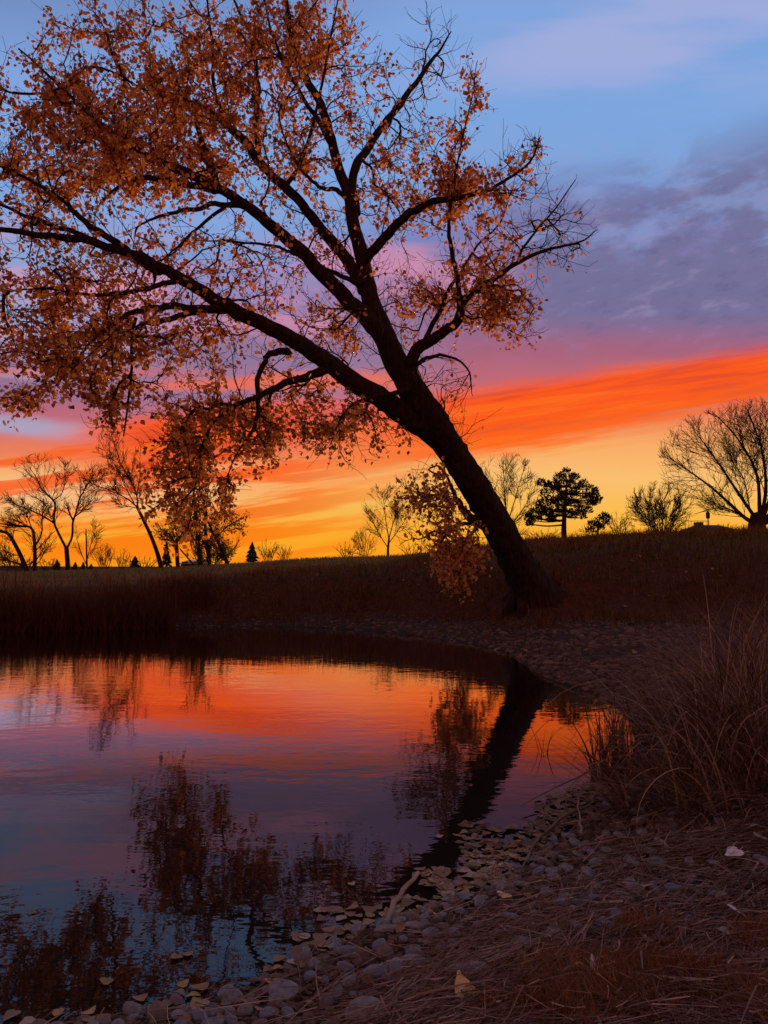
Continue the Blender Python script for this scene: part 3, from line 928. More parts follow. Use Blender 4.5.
px_tree('rusty_tree', 'multi-stemmed tree with thin rusty foliage right of the slanting bare tree', 'tree', (203, 566), 58,
        [[(178, 568, 2.6), (177, 552, 2.2), (177, 541, 2.0), (183, 533, 1.6), (187, 520, 1.0)],
         [(200, 566, 2.6), (198, 542, 2.1), (196, 520, 1.4), (194, 500, .7)],
         [(228, 566, 2.6), (222, 550, 2.2), (216, 538, 1.7), (208, 522, 1.0)],
         [(210, 566, 2.6), (207, 545, 2.2), (205, 520, 1.5), (208, 495, .6)],
         [(177, 543, 1.2), (169, 537, .9), (160, 532, .4)],
         [(195, 567, 1.6), (188, 558, 1.4), (180, 549, 1.1)],
         [(216, 538, 1.2), (228, 526, .9), (242, 518, .5)]],
        [(212, 515, 34, 28, 150, 2.0), (200, 490, 26, 20, 60, 2.0), (170, 520, 18, 20, 50, 1.5), (212, 545, 18, 18, 90, 1.2), (236, 520, 14, 22, 50, 1.5)], rtip=0.016, trunk_n=4, leaves=0.5, leaf_size=0.17, density=12)
px_tree('bare_tree', 'slender pale bare tree just right of the forked tree', 'tree', (87, 569), 78,
        [[(87, 569, 1.2), (86.5, 545, .9), (86, 529, .6)], [(87, 566, .8), (80, 550, .6), (76, 536, .3)], [(87, 560, .8), (92, 540, .5), (96, 526, .3)]],
        [(86, 528, 10, 16, 40, 1.5), (96, 536, 9, 14, 20, 1), (77, 540, 6, 10, 14, 1)], rtip=0.014, rmax_px=.5)
px_tree('bare_tree', 'small bare vase-shaped tree in the middle of the skyline', 'tree', (388, 556), 70,
        [[(388, 557, 1.8), (388, 549, 1.5), (389, 538, 1.2)], [(389, 540, 1.0), (386, 522, .8), (384, 505, .5), (382, 491, .3)], [(389, 538, 1.0), (394, 520, .7), (399, 502, .3)],
         [(388, 548, .9), (378, 532, .7), (370, 516, .3)], [(389, 543, .8), (400, 528, .6), (409, 514, .3)]],
        [(385, 508, 20, 22, 80, 2.0), (372, 525, 12, 14, 30, 1.5), (402, 520, 12, 18, 36, 1.5)], rtip=0.014, rmax_px=.6, sag=0.1)
px_tree('bare_tree', 'bare upright tree seen just behind the leaning trunk', 'tree', (508, 538), 52,
        [[(508, 540, 2.6), (508, 528, 2.1), (508, 520, 1.7)], [(508, 522, 1.3), (505, 503, 1.0), (504, 482, .7), (503, 462, .3)], [(508, 522, 1.2), (514, 503, .9), (520, 482, .6), (526, 464, .3)],
         [(508, 528, 1.1), (497, 508, .8), (488, 488, .5), (482, 472, .3)], [(508, 530, 1.0), (521, 512, .8), (532, 494, .3)], [(508, 530, .9), (496, 518, .7), (484, 506, .3)]],
        [(506, 480, 26, 24, 130, 2.0), (488, 490, 16, 20, 50, 1.5), (524, 488, 16, 24, 60, 1.5), (508, 510, 26, 14, 40, 1.5)], rtip=0.013, rmax_px=.8, sag=0.1, density=10)
px_tree('bare_tree', 'broad bare spreading tree, the largest on the skyline, cut by the right edge', 'tree', (758, 532), 46,
        [[(757, 534, 11), (757, 524, 9.5), (759, 515, 8.5)],
         [(757, 524, 5), (745, 518, 4.2), (729, 503, 3.2), (707, 484, 2.2), (680, 465, 1.2), (664, 454, .5)],
         [(757, 520, 4.4), (743, 500, 3.2), (721, 467, 2.0), (703, 442, 1.1), (693, 430, .5)],
         [(760, 516, 4.4), (757, 475, 3.0), (740, 442, 1.8), (721, 420, 1.0), (712, 412, .5)],
         [(762, 516, 4.4), (766, 485, 3.4), (761, 446, 2.0), (745, 405, .7)],
         [(763, 518, 4.4), (776, 480, 3.2), (786, 430, 1.8), (782, 388, .6)],
         [(765, 520, 4.2), (796, 480, 2.8), (824, 430, 1.4), (835, 410, .5)],
         [(764, 524, 4.2), (805, 500, 2.8), (850, 470, 1.2)],
         [(752, 522, 2.4), (738, 513, 1.8), (720, 508, 1.2), (694, 514, .5)],
         [(750, 510, 1.6), (744, 480, 1.2), (733, 462, .8), (726, 440, .4)]],
        [(757, 448, 68, 44, 420, 2.2), (700, 450, 36, 32, 150, 1.6), (690, 480, 26, 20, 70, 1.5), (725, 495, 30, 18, 60, 1.5), (735, 470, 40, 26, 120, 1.8), (820, 450, 50, 50, 160, 2.0)], rtip=0.0098, rmax_px=1.2, sag=0.06, density=24, lw=0.48)


def bush(label, base, D, w, h, n, name='bare_bush', rtip=0.012, leaves=None, stems=6, group=None, mat=None, cat='bush'):
    lim = []
    for k in range(stems):
        a = (k / max(stems - 1, 1) - 0.5)
        lim.append([(base[0] + a * w * 0.25, base[1], 0.7), (base[0] + a * w * 0.5, base[1] - h * 0.35, 0.5), (base[0] + a * w * 0.85, base[1] - h * rng.uniform(0.65, 0.95), 0.25)])
    return px_tree(name, label, cat, base, D, lim, [(base[0], base[1] - h * 0.52, w / 2, h * 0.5, n, w / 2 * D / F * 0.7)], rtip=rtip, leaves=leaves, group=group, trunk_n=0, rmax_px=0.5, spurs=0.5, sag=0.08, leaf_size=0.13, density=min(max(6, n / stems / 2.6), 8))


bush('wide bare bush with dense reddish twigs left of the broad spreading tree', (660, 534), 46, 68, 48, 380, rtip=0.011, stems=11)
bush('thin golden-twigged bush between the pine and the wide bare bush', (619, 536), 44, 30, 22, 90, rtip=0.01)
bush('small bare bush right of the dark spruce at mid left', (268, 562), 70, 22, 20, 60)
bush('low bare bush farther right of the dark spruce', (284, 561), 70, 18, 16, 45)
bush('rounded twiggy bush left of the vase-shaped tree', (347, 558), 68, 26, 14, 80)
bush('taller thin bush close to the vase-shaped tree', (364, 557), 68, 22, 26, 50)
bush('low dark bush under the vase-shaped tree', (412, 556), 66, 34, 13, 90)
bush('bush with thin rusty twigs between the forked tree and the slanting tree', (104, 570), 72, 26, 24, 110)
bush('low bush with bare tops near the foot of the slanting tree', (122, 569), 72, 18, 18, 60)
bush('brush in the pine shadow left of the pine trunk', (545, 541), 44, 40, 12, 90, rtip=0.009)
bush('small twiggy bush at the foot of the low pine', (590, 539), 42, 20, 14, 60, rtip=0.009)


bush('dense dark understory brush at the feet of the rusty tree', (212, 567), 60, 52, 26, 420, stems=12, rtip=0.014)
bush('low tangled brush under the leaning stems at the left edge', (14, 572), 66, 44, 16, 200, stems=9, rtip=0.014)
bush('low dark brush between the forked tree and the left edge tree', (48, 571), 70, 22, 12, 110, stems=6, rtip=0.014)
bush('dark scrub left of the slanting tree, farther than the bare bushes', (142, 570), 76, 40, 12, 200, stems=8, rtip=0.015)
bush('straggly brush right of the leaning trunk at the foot of the upright bare tree', (512, 541), 46, 34, 16, 140, stems=8, rtip=0.009)
bush('low scrub at the foot of the wide bare bush', (664, 535), 45, 56, 20, 330, stems=12, rtip=0.010)
bush('dark scrub just left of the broad spreading tree', (726, 534), 48, 26, 9, 90, stems=6, rtip=0.009)
bush('line of scrub left of the leaning trunk on the skyline', (436, 553), 62, 34, 12, 140, stems=8, rtip=0.012)


def spruce(label, base, D, w, h, name='spruce_tree'):
    b0 = P(base[0], base[1], D)
    top = P(base[0], base[1] - h, D)
    H = top[2] - b0[2]
    z0 = min(b0[2], hz(b0[0], b0[1]))
    root = empty(name, (b0[0], b0[1], z0))
    tag(root, label, 'tree')
    T = Tubes()
    T.add([(0, 0, 0), (0, 0, b0[2] - z0 + H * 0.97)], [H * 0.03, 0.01], 6)
    obj('trunk', T.mesh('trunk'), M['far_bark'], root)
    Vs, Ts = [], []
    n = 0
    Wd = w * D / F / 2
    for k in range(int(70 + h * 3)):
        t = rng.random() ** 0.75
        r = Wd * (1 - t) ** 0.85 * rng.uniform(0.55, 1.25) + 0.05
        a = rng.uniform(0, 2 * math.pi)
        z = b0[2] - z0 + H * (0.04 + 0.94 * t)
        c = np.array([math.cos(a), math.sin(a), 0])
        s = np.array([-math.sin(a), math.cos(a), 0])
        wd = r * 0.28 + 0.06
        th = H * 0.05
        p = [c * 0.02 + [0, 0, z + th], c * r * 0.55 + s * wd + [0, 0, z - r * 0.1], c * r + [0, 0, z - r * 0.22], c * r * 0.55 - s * wd + [0, 0, z - r * 0.1], c * r * 0.6 + [0, 0, z + th * 0.9]]
        Vs += p
        Ts += [(n, n + 1, n + 4), (n, n + 4, n + 3), (n + 4, n + 1, n + 2), (n + 4, n + 2, n + 3)]
        n += 5
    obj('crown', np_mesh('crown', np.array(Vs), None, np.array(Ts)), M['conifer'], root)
    return root


spruce('dark cone-shaped spruce standing alone right of the rusty tree', (252, 563), 66, 18, 21)
spruce('narrow dark spruce between the slanting bare tree and the rusty tree', (166, 567), 72, 13, 26)
spruce('small rounded spruce left of the slanting tree foot', (135, 569), 74, 15, 13)
spruce('small dark evergreen just left of the forked tree foot', (57, 571), 72, 13, 11)
spruce('small dark evergreen just right of the forked tree foot', (75, 571), 72, 9, 9)
spruce('second small evergreen right of the forked tree foot', (83, 571), 72, 8, 9)
spruce('tiny evergreen at the foot of the slender pale tree', (91, 571), 72, 9, 7)


def pine(label, base, D, trunk, clumps):
    b0 = P(base[0], base[1], D)
    root = empty('pine_tree', (b0[0], b0[1], min(b0[2], hz(b0[0], b0[1]))))
    tag(root, label, 'tree')
    q = [(a, b_, D, r) for a, b_, r in trunk]
    q = [(q[0][0], q[0][1] + 8, D, q[0][3] * 1.1)] + q
    tp_, tr_ = limb_path(q, 4)
    T = Tubes()
    T.add(tp_, tr_, 9, rough=0.05)
    under(obj('trunk', T.mesh('trunk'), M['far_bark']), root)
    T = Tubes()
    base_pts, dirs_ = [], []
    s = D / F
    for cx, cy, r in clumps:
        c = P(cx, cy, D + rng.normal(0, 11) * s)
        k = np.argmin(((tp_ - c) ** 2).sum(1) + np.maximum(tp_[:, 2] - c[2] + 2 * s, 0) * 2 * s)
        mid = (tp_[k] + c) / 2 + np.array([0, 0, -1.5 * s])
        T.add(catmull([tp_[k], mid, c], 4), np.linspace(1.0, 0.3, 9) * s, 5)
        m_ = int(27 * r)
        v = rng.normal(0, 1, (m_, 3))
        v /= np.linalg.norm(v, axis=1, keepdims=True)
        rad = rng.random(m_)[:, None] ** 0.5
        base_pts.append(c + v * rad * np.array([r, r, r * 1.0]) * 0.8 * s)
        dv = v * 0.6 + np.array([0, 0, 0.6])
        dirs_.append(dv / np.linalg.norm(dv, axis=1, keepdims=True))
    under(obj('limbs', T.mesh('limbs'), M['far_bark']), root)
    bp_ = np.concatenate(base_pts)
    dv = np.concatenate(dirs_)
    n = len(bp_)
    sd = np.cross(dv, rng.normal(0, 1, (n, 3)))
    sd /= np.linalg.norm(sd, axis=1, keepdims=True)
    ln = (rng.uniform(2.0, 4.2, n) * s)[:, None]
    wd = (rng.uniform(0.3, 0.7, n) * s)[:, None]
    V = np.stack([bp_ - sd * wd * 0.3, bp_ + dv * ln * 0.6 - sd * wd, bp_ + dv * ln, bp_ + dv * ln * 0.6 + sd * wd], 1).reshape(-1, 3)
    i = np.arange(n) * 4
    under(obj('crown', np_mesh('crown', V, np.stack([i, i + 1, i + 2, i + 3], -1)), M['conifer']), root)


cl = []
for cx, cy, r in [(566, 472, 4.5), (558, 478, 5), (574, 478, 5.5), (566, 484, 6), (548, 486, 5), (583, 484, 5), (556, 490, 7), (575, 491, 7), (590, 489, 4.5), (545, 494, 5), (565, 496, 7), (585, 497, 6), (595, 496, 4.5), (552, 502, 7), (573, 503, 7), (590, 504, 6), (540, 506, 6), (561, 509, 6), (580, 510, 6), (534, 512, 5.5), (546, 514, 6.5), (571, 514, 5), (588, 511, 5), (528, 517, 4.5), (538, 519, 5), (552, 518, 5), (530, 524, 4), (541, 482, 3.5), (597, 502, 3.5), (561, 502, 7), (548, 510, 6)]:
    cl.append((cx, cy, r))
    cl.append((cx + rng.normal(0, 3), cy + rng.normal(0, 3), r * 0.7))
pine('dark rounded pine with a clear straight trunk on the rise', (564, 540), 42, [(564, 541, 3.0), (564, 525, 2.5), (565, 505, 2.0), (567, 480, 0.8)], cl)
pine('low shrubby pine close to the right of the tall pine', (599, 537), 41, [(598, 538, 1.2), (598, 528, 1.0), (600, 517, 0.5)],
     [(592, 524, 4), (600, 519, 4), (605, 516, 3), (597, 526, 4), (606, 523, 3.5), (590, 530, 3.5), (601, 528, 3), (608, 518, 2.2)])


# ----------------------------------------------------------------------------- houses and lamp beyond the rise
def box_mesh(name, x0, x1, y0, y1, z0, z1):
    V = np.array([(x, y, z) for z in (z0, z1) for y in (y0, y1) for x in (x0, x1)], float)
    Q = np.array([(0, 2, 3, 1), (4, 5, 7, 6), (0, 1, 5, 4), (2, 6, 7, 3), (0, 4, 6, 2), (1, 3, 7, 5)])
    return np_mesh(name, V, Q)


def house(label, pxl, pxr, ridge_y, eave_y, D, depth, roof_mat, chimney=None, hip=0.25):
    c = P((pxl + pxr) / 2, eave_y, D)
    s = D / F
    wd = (pxr - pxl) * s
    z0 = hz(c[0], c[1])
    root = empty('house', (c[0], c[1], z0))
    tag(root, label, 'house')
    ez = c[2] - z0
    rz = P((pxl + pxr) / 2, ridge_y, D)[2] - z0
    wall = obj('wall', box_mesh('wall', -wd / 2 + .3, wd / 2 - .3, .3, depth - .3, -.3, ez - 0.02), M['wall'], root)
    for k in (-0.25, 0.2):
        obj('window', box_mesh('window', wd * k - .5, wd * k + .5, .22, .298, max(ez - 1.6, .3), max(ez - .5, 1.0)), M['glass'], root)
    h_ = wd * hip
    V = np.array([(-wd / 2, 0, ez), (wd / 2, 0, ez), (wd / 2, depth, ez), (-wd / 2, depth, ez), (-wd / 2 + h_, depth / 2, rz), (wd / 2 - h_, depth / 2, rz)])
    rf = obj('roof', np_mesh('roof', V, np.array([(0, 1, 5, 4), (2, 3, 4, 5), (3, 2, 1, 0)]), np.array([(1, 2, 5), (3, 0, 4)])), roof_mat, root)
    if chimney:
        cx = (chimney[0] - (pxl + pxr) / 2) * s
        ch = obj('chimney', box_mesh('chimney', cx - chimney[2] * s / 2, cx + chimney[2] * s / 2, depth * .35, depth * .35 + 1.0, ez, P(0, chimney[1], D)[2] - z0), M['wall'], rf)
    return root


house('low dark hip-roofed house with a chimney half hidden behind the rise', 692, 752, 523, 533, 75, 7.0, M['roof'], chimney=(711, 520.5, 6), hip=0.30)
house('distant low building with a pale roof behind the rusty tree', 178, 204, 560, 564, 110, 8.0, M['pale_roof'], hip=0.05)
lp0 = P(708.5, 534, 62)
lamp = empty('street_lamp', (lp0[0], lp0[1], hz(lp0[0], lp0[1])))
tag(lamp, 'lamp post with a small dark lantern head above the house roof', 'street lamp')
ltop = P(708.5, 511, 62)[2] - lamp.location.z
T = Tubes()
T.add([(0, 0, 0), (0, 0, ltop - .6)], [.06, .04], 8)
obj('pole', T.mesh('pole'), M['metal'], lamp)
T = Tubes()
T.add([(0, 0, ltop - .65), (0, 0, ltop - .6), (0, 0, ltop - .2), (0, 0, ltop)], [.10, .15, .17, .04], 10)
obj('lamp_head', T.mesh('lamp_head'), M['metal'], lamp)
# a few iron railings beside the house
fr = empty('railing', P(697, 534, 60))
fr.location.z = hz(fr.location.x, fr.location.y)
tag(fr, 'dark railing of thin upright bars beside the house roof', 'fence')
zt = P(697, 521, 60)[2] - fr.location.z
T = Tubes()
for k in range(9):
    T.add([(-.9 + k * .24, 0, 0), (-.9 + k * .24, 0, zt)], [.015, .015], 5)
obj('bars', T.mesh('bars'), M['metal'], fr)
T = Tubes()
T.add([(-.95, 0, zt), (1.05, 0, zt)], [.025, .025], 5)
obj('top_rail', T.mesh('top_rail'), M['metal'], fr)

# ----------------------------------------------------------------------------- far hills
hx = np.linspace(-1100, 1300, 240)
prof = 3.2 + 3.0 * vnoise(hx, hx * 0, 160, 11) + 12.5 * np.exp(-((hx + 60) / 42) ** 2) * 0.55
rows = []
for k, (yy, f_) in enumerate([(900, 0.0), (930, 0.75), (960, 1.0), (1000, 0.85), (1080, 0.0)]):
    rows.append(np.stack([hx, np.full_like(hx, yy) + 20 * vnoise(hx, hx * 0 + k, 70, 12), -2 + (prof + 3.0) * f_], -1))
V = np.concatenate(rows)
n = len(hx)
ii = (np.arange(4)[:, None] * n + np.arange(n - 1)[None, :]).ravel()
h_ = obj('hills', np_mesh('hills', V, np.stack([ii, ii + 1, ii + n + 1, ii + n], -1), smooth=True), M['hill'])
tag(h_, 'low pale hills on the far horizon', 'hills', kind='structure')


# ----------------------------------------------------------------------------- grass and reeds
def on_ground(x, y, dz=0.0):
    return np.stack([x, y, height(x, y) + dz], -1)


def sample_px(poly, n):
    """points sampled evenly over a pixel polygon and dropped on to the ground"""
    poly = np.array(poly, float)
    lo, hi = poly.min(0), poly.max(0)
    out_ = []
    while len(out_) < n:
        c = rng.uniform(lo, hi, (n * 2, 2))
        ins = np.zeros(len(c), bool)
        for i in range(len(poly)):
            a, b_ = poly[i], poly[(i + 1) % len(poly)]
            if a[1] != b_[1]:
                ins ^= ((a[1] > c[:, 1]) != (b_[1] > c[:, 1])) & (c[:, 0] < (b_[0] - a[0]) * (c[:, 1] - a[1]) / (b_[1] - a[1]) + a[0])
        out_ += list(c[ins])
    return np.array(out_[:n])


def px_ground(c):
    """intersect pixel rays with the ground (few fixed-point steps)"""
    cx, cy = (c[:, 0] - 384.0) / F, (512.0 - c[:, 1]) / F
    d = np.stack([cx, _ct - cy * _st, _st + cy * _ct], -1)
    z = np.full(len(c), 0.2)
    for _ in range(8):
        t = (z - CAMZ) / np.minimum(d[:, 2], -0.004)
        x, y = d[:, 0] * t, d[:, 1] * t
        z = 0.5 * z + 0.5 * np.clip(height(x, y), 0, 1.5)
    return np.stack([x, y, height(x, y)], -1)


# cattails along the far left bank
n = 5200
px_ = rng.uniform(-90, 178, n)
px_[:600] = rng.uniform(170, 215, 600)
u = (px_ - 384) / F
ys = np.interp(px_, [-90, 0, 90, 165, 215], [18.6, 18.5, 18.8, 19.7, 20.2]) + rng.gamma(1.6, 0.55, n) - 0.1
ys[:600] += 1.5
bx = u * ys
bs = on_ground(bx, ys, -0.02)
Vc, Qc = blades(bs, np.clip(rng.normal(.85, .28, n), .3, 1.6) * np.where(np.arange(n) < 600, .55, 1) * (1 + 0.5 * vnoise(bx, ys, 1.3, 21)), rng.uniform(0.012, 0.03, n), rng.uniform(0, 6.28, n), np.abs(rng.normal(0.10, 0.2, n)), rng.uniform(0, 1.6, n), 4)
o = obj('cattail_reeds', np_mesh('cattail_reeds', Vc, Qc), M['cattail'])
tag(o, 'dark brown cattails and rushes along the far left bank', 'reeds', kind='stuff')

# rough dry grass on the far bank and the rise
parts_ = []
n = 15000
px_ = rng.uniform(150, 840, n)
u = (px_ - 384) / F
yb_ = np.interp(u, KU, K_yb)
t = rng.random(n) ** 1.3
yy = yb_ + 0.1 + t * np.interp(px_, [150, 400, 500, 840], [4, 6, 16, 18])
yy = yy + 0.8 * vnoise(u * yy, yy, 1.2, 31)
xx = u * yy
dens = vnoise(xx, yy, 1.6, 32) + 0.5
keep = rng.random(n) < 0.25 + 0.9 * dens
xx, yy = xx[keep], yy[keep]
n = len(xx)
parts_.append(blades(on_ground(xx, yy, -0.02), rng.uniform(0.14, 0.42, n) * (0.6 + 0.8 * (vnoise(xx, yy, 1.6, 32) + 0.5)), rng.uniform(0.012, 0.028, n), rng.uniform(0, 6.28, n), np.abs(rng.normal(0.2, 0.2, n)), rng.uniform(0.2, 1.2, n), 3))
px_ = rng.uniform(470, 830, 260)
u = (px_ - 384) / F
yy0 = np.where(rng.random(260) < .55, np.interp(u, KU, K_yc) + rng.normal(-1.5, 3.0, 260), np.interp(u, KU, K_yb) + rng.uniform(-2, 12, 260))
k = 16
yy = np.repeat(yy0, k) + rng.normal(0, .12, 260 * k)
xx = np.repeat(u * yy0, k) + rng.normal(0, .14, 260 * k)
hh = np.repeat(rng.uniform(.18, .52, 260), k)
parts_.append(blades(on_ground(xx, yy, -0.02), hh * rng.uniform(.6, 1.1, len(xx)), rng.uniform(.012, .03, len(xx)), rng.uniform(0, 6.28, len(xx)), np.abs(rng.normal(.25, .2, len(xx))), rng.uniform(.2, 1.4, len(xx)), 3))
px_ = rng.uniform(170, 700, 300)
u = (px_ - 384) / F
yy0 = np.interp(u, KU, K_yb) - rng.gamma(1.2, .55, 300)
yy = np.repeat(yy0, 10) + rng.normal(0, .08, 3000)
xx = np.repeat(u * yy0, 10) + rng.normal(0, .10, 3000)
ok = shore_dist(xx, yy) > 0.1
xx, yy = xx[ok], yy[ok]
parts_.append(blades(on_ground(xx, yy, -0.01), rng.uniform(.10, .3, len(xx)), rng.uniform(.01, .02, len(xx)), rng.uniform(0, 6.28, len(xx)), np.abs(rng.normal(.35, .25, len(xx))), rng.uniform(.2, 1.4, len(xx)), 3))
o = obj('bank_grass', np_mesh('bank_grass', *join(*parts_)), M['grass_bank'])
tag(o, 'rough dry brown grass on the far bank and rise', 'grass', kind='stuff')

# short grass of the field, up to the skyline
n = 26000
px_ = rng.uniform(-60, 840, n)
u = (px_ - 384) / F
yk_ = np.interp(u, KU, K_yk)
yc_ = np.interp(u, KU, K_yc)
yy = yk_ - 1.5 + (yc_ - yk_ + 5) * rng.random(n) ** 1.2
xx = u * yy
o = obj('field_grass', np_mesh('field_grass', *blades(on_ground(xx, yy, -0.01), rng.uniform(0.06, 0.2, n), rng.uniform(0.02, 0.05, n), rng.uniform(0, 6.28, n), np.abs(rng.normal(0.3, 0.2, n)), rng.uniform(0.1, 0.8, n), 2)), M['grass_far'])
tag(o, 'short dull green grass of the field beyond the pond', 'grass', kind='stuff')

# ----------------------------------------------------------------------------- stones
ICO_V = None


def ico(sub):
    t = (1 + 5 ** 0.5) / 2
    v = [(-1, t, 0), (1, t, 0), (-1, -t, 0), (1, -t, 0), (0, -1, t), (0, 1, t), (0, -1, -t), (0, 1, -t), (t, 0, -1), (t, 0, 1), (-t, 0, -1), (-t, 0, 1)]
    f = [(0, 11, 5), (0, 5, 1), (0, 1, 7), (0, 7, 10), (0, 10, 11), (1, 5, 9), (5, 11, 4), (11, 10, 2), (10, 7, 6), (7, 1, 8), (3, 9, 4), (3, 4, 2), (3, 2, 6), (3, 6, 8), (3, 8, 9), (4, 9, 5), (2, 4, 11), (6, 2, 10), (8, 6, 7), (9, 8, 1)]
    v = [np.array(p) / np.linalg.norm(p) for p in v]
    for _ in range(sub):
        mid, nf = {}, []

        def mp_(a, b_):
            k = (min(a, b_), max(a, b_))
            if k not in mid:
                q = v[a] + v[b_]
                v.append(q / np.linalg.norm(q))
                mid[k] = len(v) - 1
            return mid[k]
        for a, b_, c in f:
            x, y, z = mp_(a, b_), mp_(b_, c), mp_(c, a)
            nf += [(a, x, z), (b_, y, x), (c, z, y), (x, y, z)]
        f = nf
    return np.array(v), np.array(f)


I0, F0 = ico(0)
I1, F1 = ico(1)
I3, F3 = ico(3)


def stone_cloud(name, pts, size, flat=0.6, iv=I0, fv=F0, smooth=True):
    n = len(pts)
    a = rng.uniform(0, 6.28, n)
    sc_ = np.stack([size * rng.uniform(0.8, 1.5, n), size * rng.uniform(0.7, 1.1, n), size * flat * rng.uniform(0.7, 1.2, n)], -1)
    v = iv[None] * (1 + rng.normal(0, 0.12, (n, len(iv), 1))) * sc_[:, None] / 2
    x = v[..., 0] * np.cos(a)[:, None] - v[..., 1] * np.sin(a)[:, None]
    y = v[..., 0] * np.sin(a)[:, None] + v[..., 1] * np.cos(a)[:, None]
    V = np.stack([x, y, v[..., 2]], -1) + pts[:, None]
    Fz = (fv[None] + (np.arange(n) * len(iv))[:, None, None]).reshape(-1, 3)
    return np_mesh(name, V.reshape(-1, 3), None, Fz, smooth)


# far beach gravel
c = sample_px([(168, 612), (250, 606), (400, 607), (520, 612), (660, 606), (720, 612), (700, 690), (640, 735), (597, 693), (536, 674), (522, 661), (480, 645), (400, 633), (300, 626), (168, 627)], 6500)
g_ = px_ground(c)
dsh = shore_dist(g_[:, 0], g_[:, 1])
ybg = np.interp(np.clip(g_[:, 0] / g_[:, 1], -1, .8), KU, K_yb)
g_ = g_[(dsh > 0.02) & (g_[:, 1] < ybg + 0.2) & (vnoise(g_[:, 0], g_[:, 1], 1.3, 61) > -0.42)]
o = obj('beach_gravel', stone_cloud('beach_gravel', g_, rng.gamma(3, 0.016, len(g_)) + 0.03), M['gravel'])
tag(o, 'pale gravel strip along the far water edge', 'gravel', kind='stuff')

# near shore: stones sit on the land side of the water's edge
near = SH[(SH[:, 1] < 7.5) & (SH[:, 0] > -3.5)]
seg = np.linalg.norm(np.diff(near, axis=0), axis=1)
cum = np.concatenate([[0], np.cumsum(seg)])


def along(s):
    return np.stack([np.interp(s, cum, near[:, 0]), np.interp(s, cum, near[:, 1])], -1)


def near_points(n, dmin, dmax, skew=1.0):
    out_ = []
    while len(out_) < n:
        s = rng.uniform(0, cum[-1], n * 3)
        p = along(s) + rng.normal(0, 1, (n * 3, 2)) * (dmax + 0.2)
        d = shore_dist(p[:, 0], p[:, 1])
        pr_ = (1 - np.clip((d - dmin) / (dmax - dmin), 0, 1)) ** skew
        ok = (d > dmin) & (d < dmax) & (p[:, 1] > 1.6) & (rng.random(len(p)) < pr_ + 0.05)
        out_ += list(p[ok])
    return np.array(out_[:n])


def pebble_mesh(k):
    r = np.random.default_rng(100 + k)
    v = I3.copy()
    for _ in range(5):
        d = r.normal(0, 1, 3)
        d /= np.linalg.norm(d)
        v = v * (1 + r.uniform(-0.12, 0.12) * np.tanh(2.5 * (v @ d)))[:, None]
    sc_ = np.array([1.0, r.uniform(0.65, 0.9), r.uniform(0.42, 0.68)])
    return np_mesh('pebble', v * sc_ * 0.5, None, F3, True)


PEB = []
for k in range(12):
    me = pebble_mesh(k)
    me.materials.append(M[['stone_grey', 'stone_brown', 'stone_grey', 'stone_blue'][k % 4]])
    PEB.append(me)
pp = near_points(3800, -0.06, 1.15, 0.8)
sz = np.clip(rng.gamma(2.2, 0.0125, len(pp)) + 0.016, 0.02, 0.09)
# thin out overlapping stones, larger first
order = np.argsort(-sz)
kept = []
for i in order:
    q = pp[i]
    if kept:
        kk = np.array(kept)
        if np.any(np.linalg.norm(pp[kk] - q, axis=1) < 0.36 * (sz[kk] + sz[i])):
            continue
    kept.append(i)
pp, sz = pp[kept], sz[kept]
pz = height(pp[:, 0], pp[:, 1])
app = sz / np.maximum(pp[:, 1], 1)
vis = (np.abs(pp[:, 0] / np.maximum(pp[:, 1], .1)) < 0.56) & (pp[:, 1] > 2.55)
app = np.where(vis, app, 0)
idx = np.argsort(-app)
ind, rest = idx[:270], idx[270:]
kinds = {'stone_grey': ('small rounded grey pebble on the near shore', 'grey pebbles on the near shore'),
         'stone_brown': ('small rounded brownish pebble on the near shore', 'brown pebbles on the near shore'),
         'stone_blue': ('small rounded bluish pebble on the near shore', 'bluish pebbles on the near shore')}


def put_pebble(me, x, y, s, label, group, tilt=0.25, dz=0.14):
    o = obj('pebble', me)
    o.location = (x, y, hz(x, y) + s * dz)
    o.rotation_euler = (rng.normal(0, tilt), rng.normal(0, tilt), rng.uniform(0, 6.28))
    o.scale = (s * rng.uniform(.9, 1.2), s * rng.uniform(.75, 1.05), s * rng.uniform(.65, 1.0))
    tag(o, label, 'pebble', group)
    return o


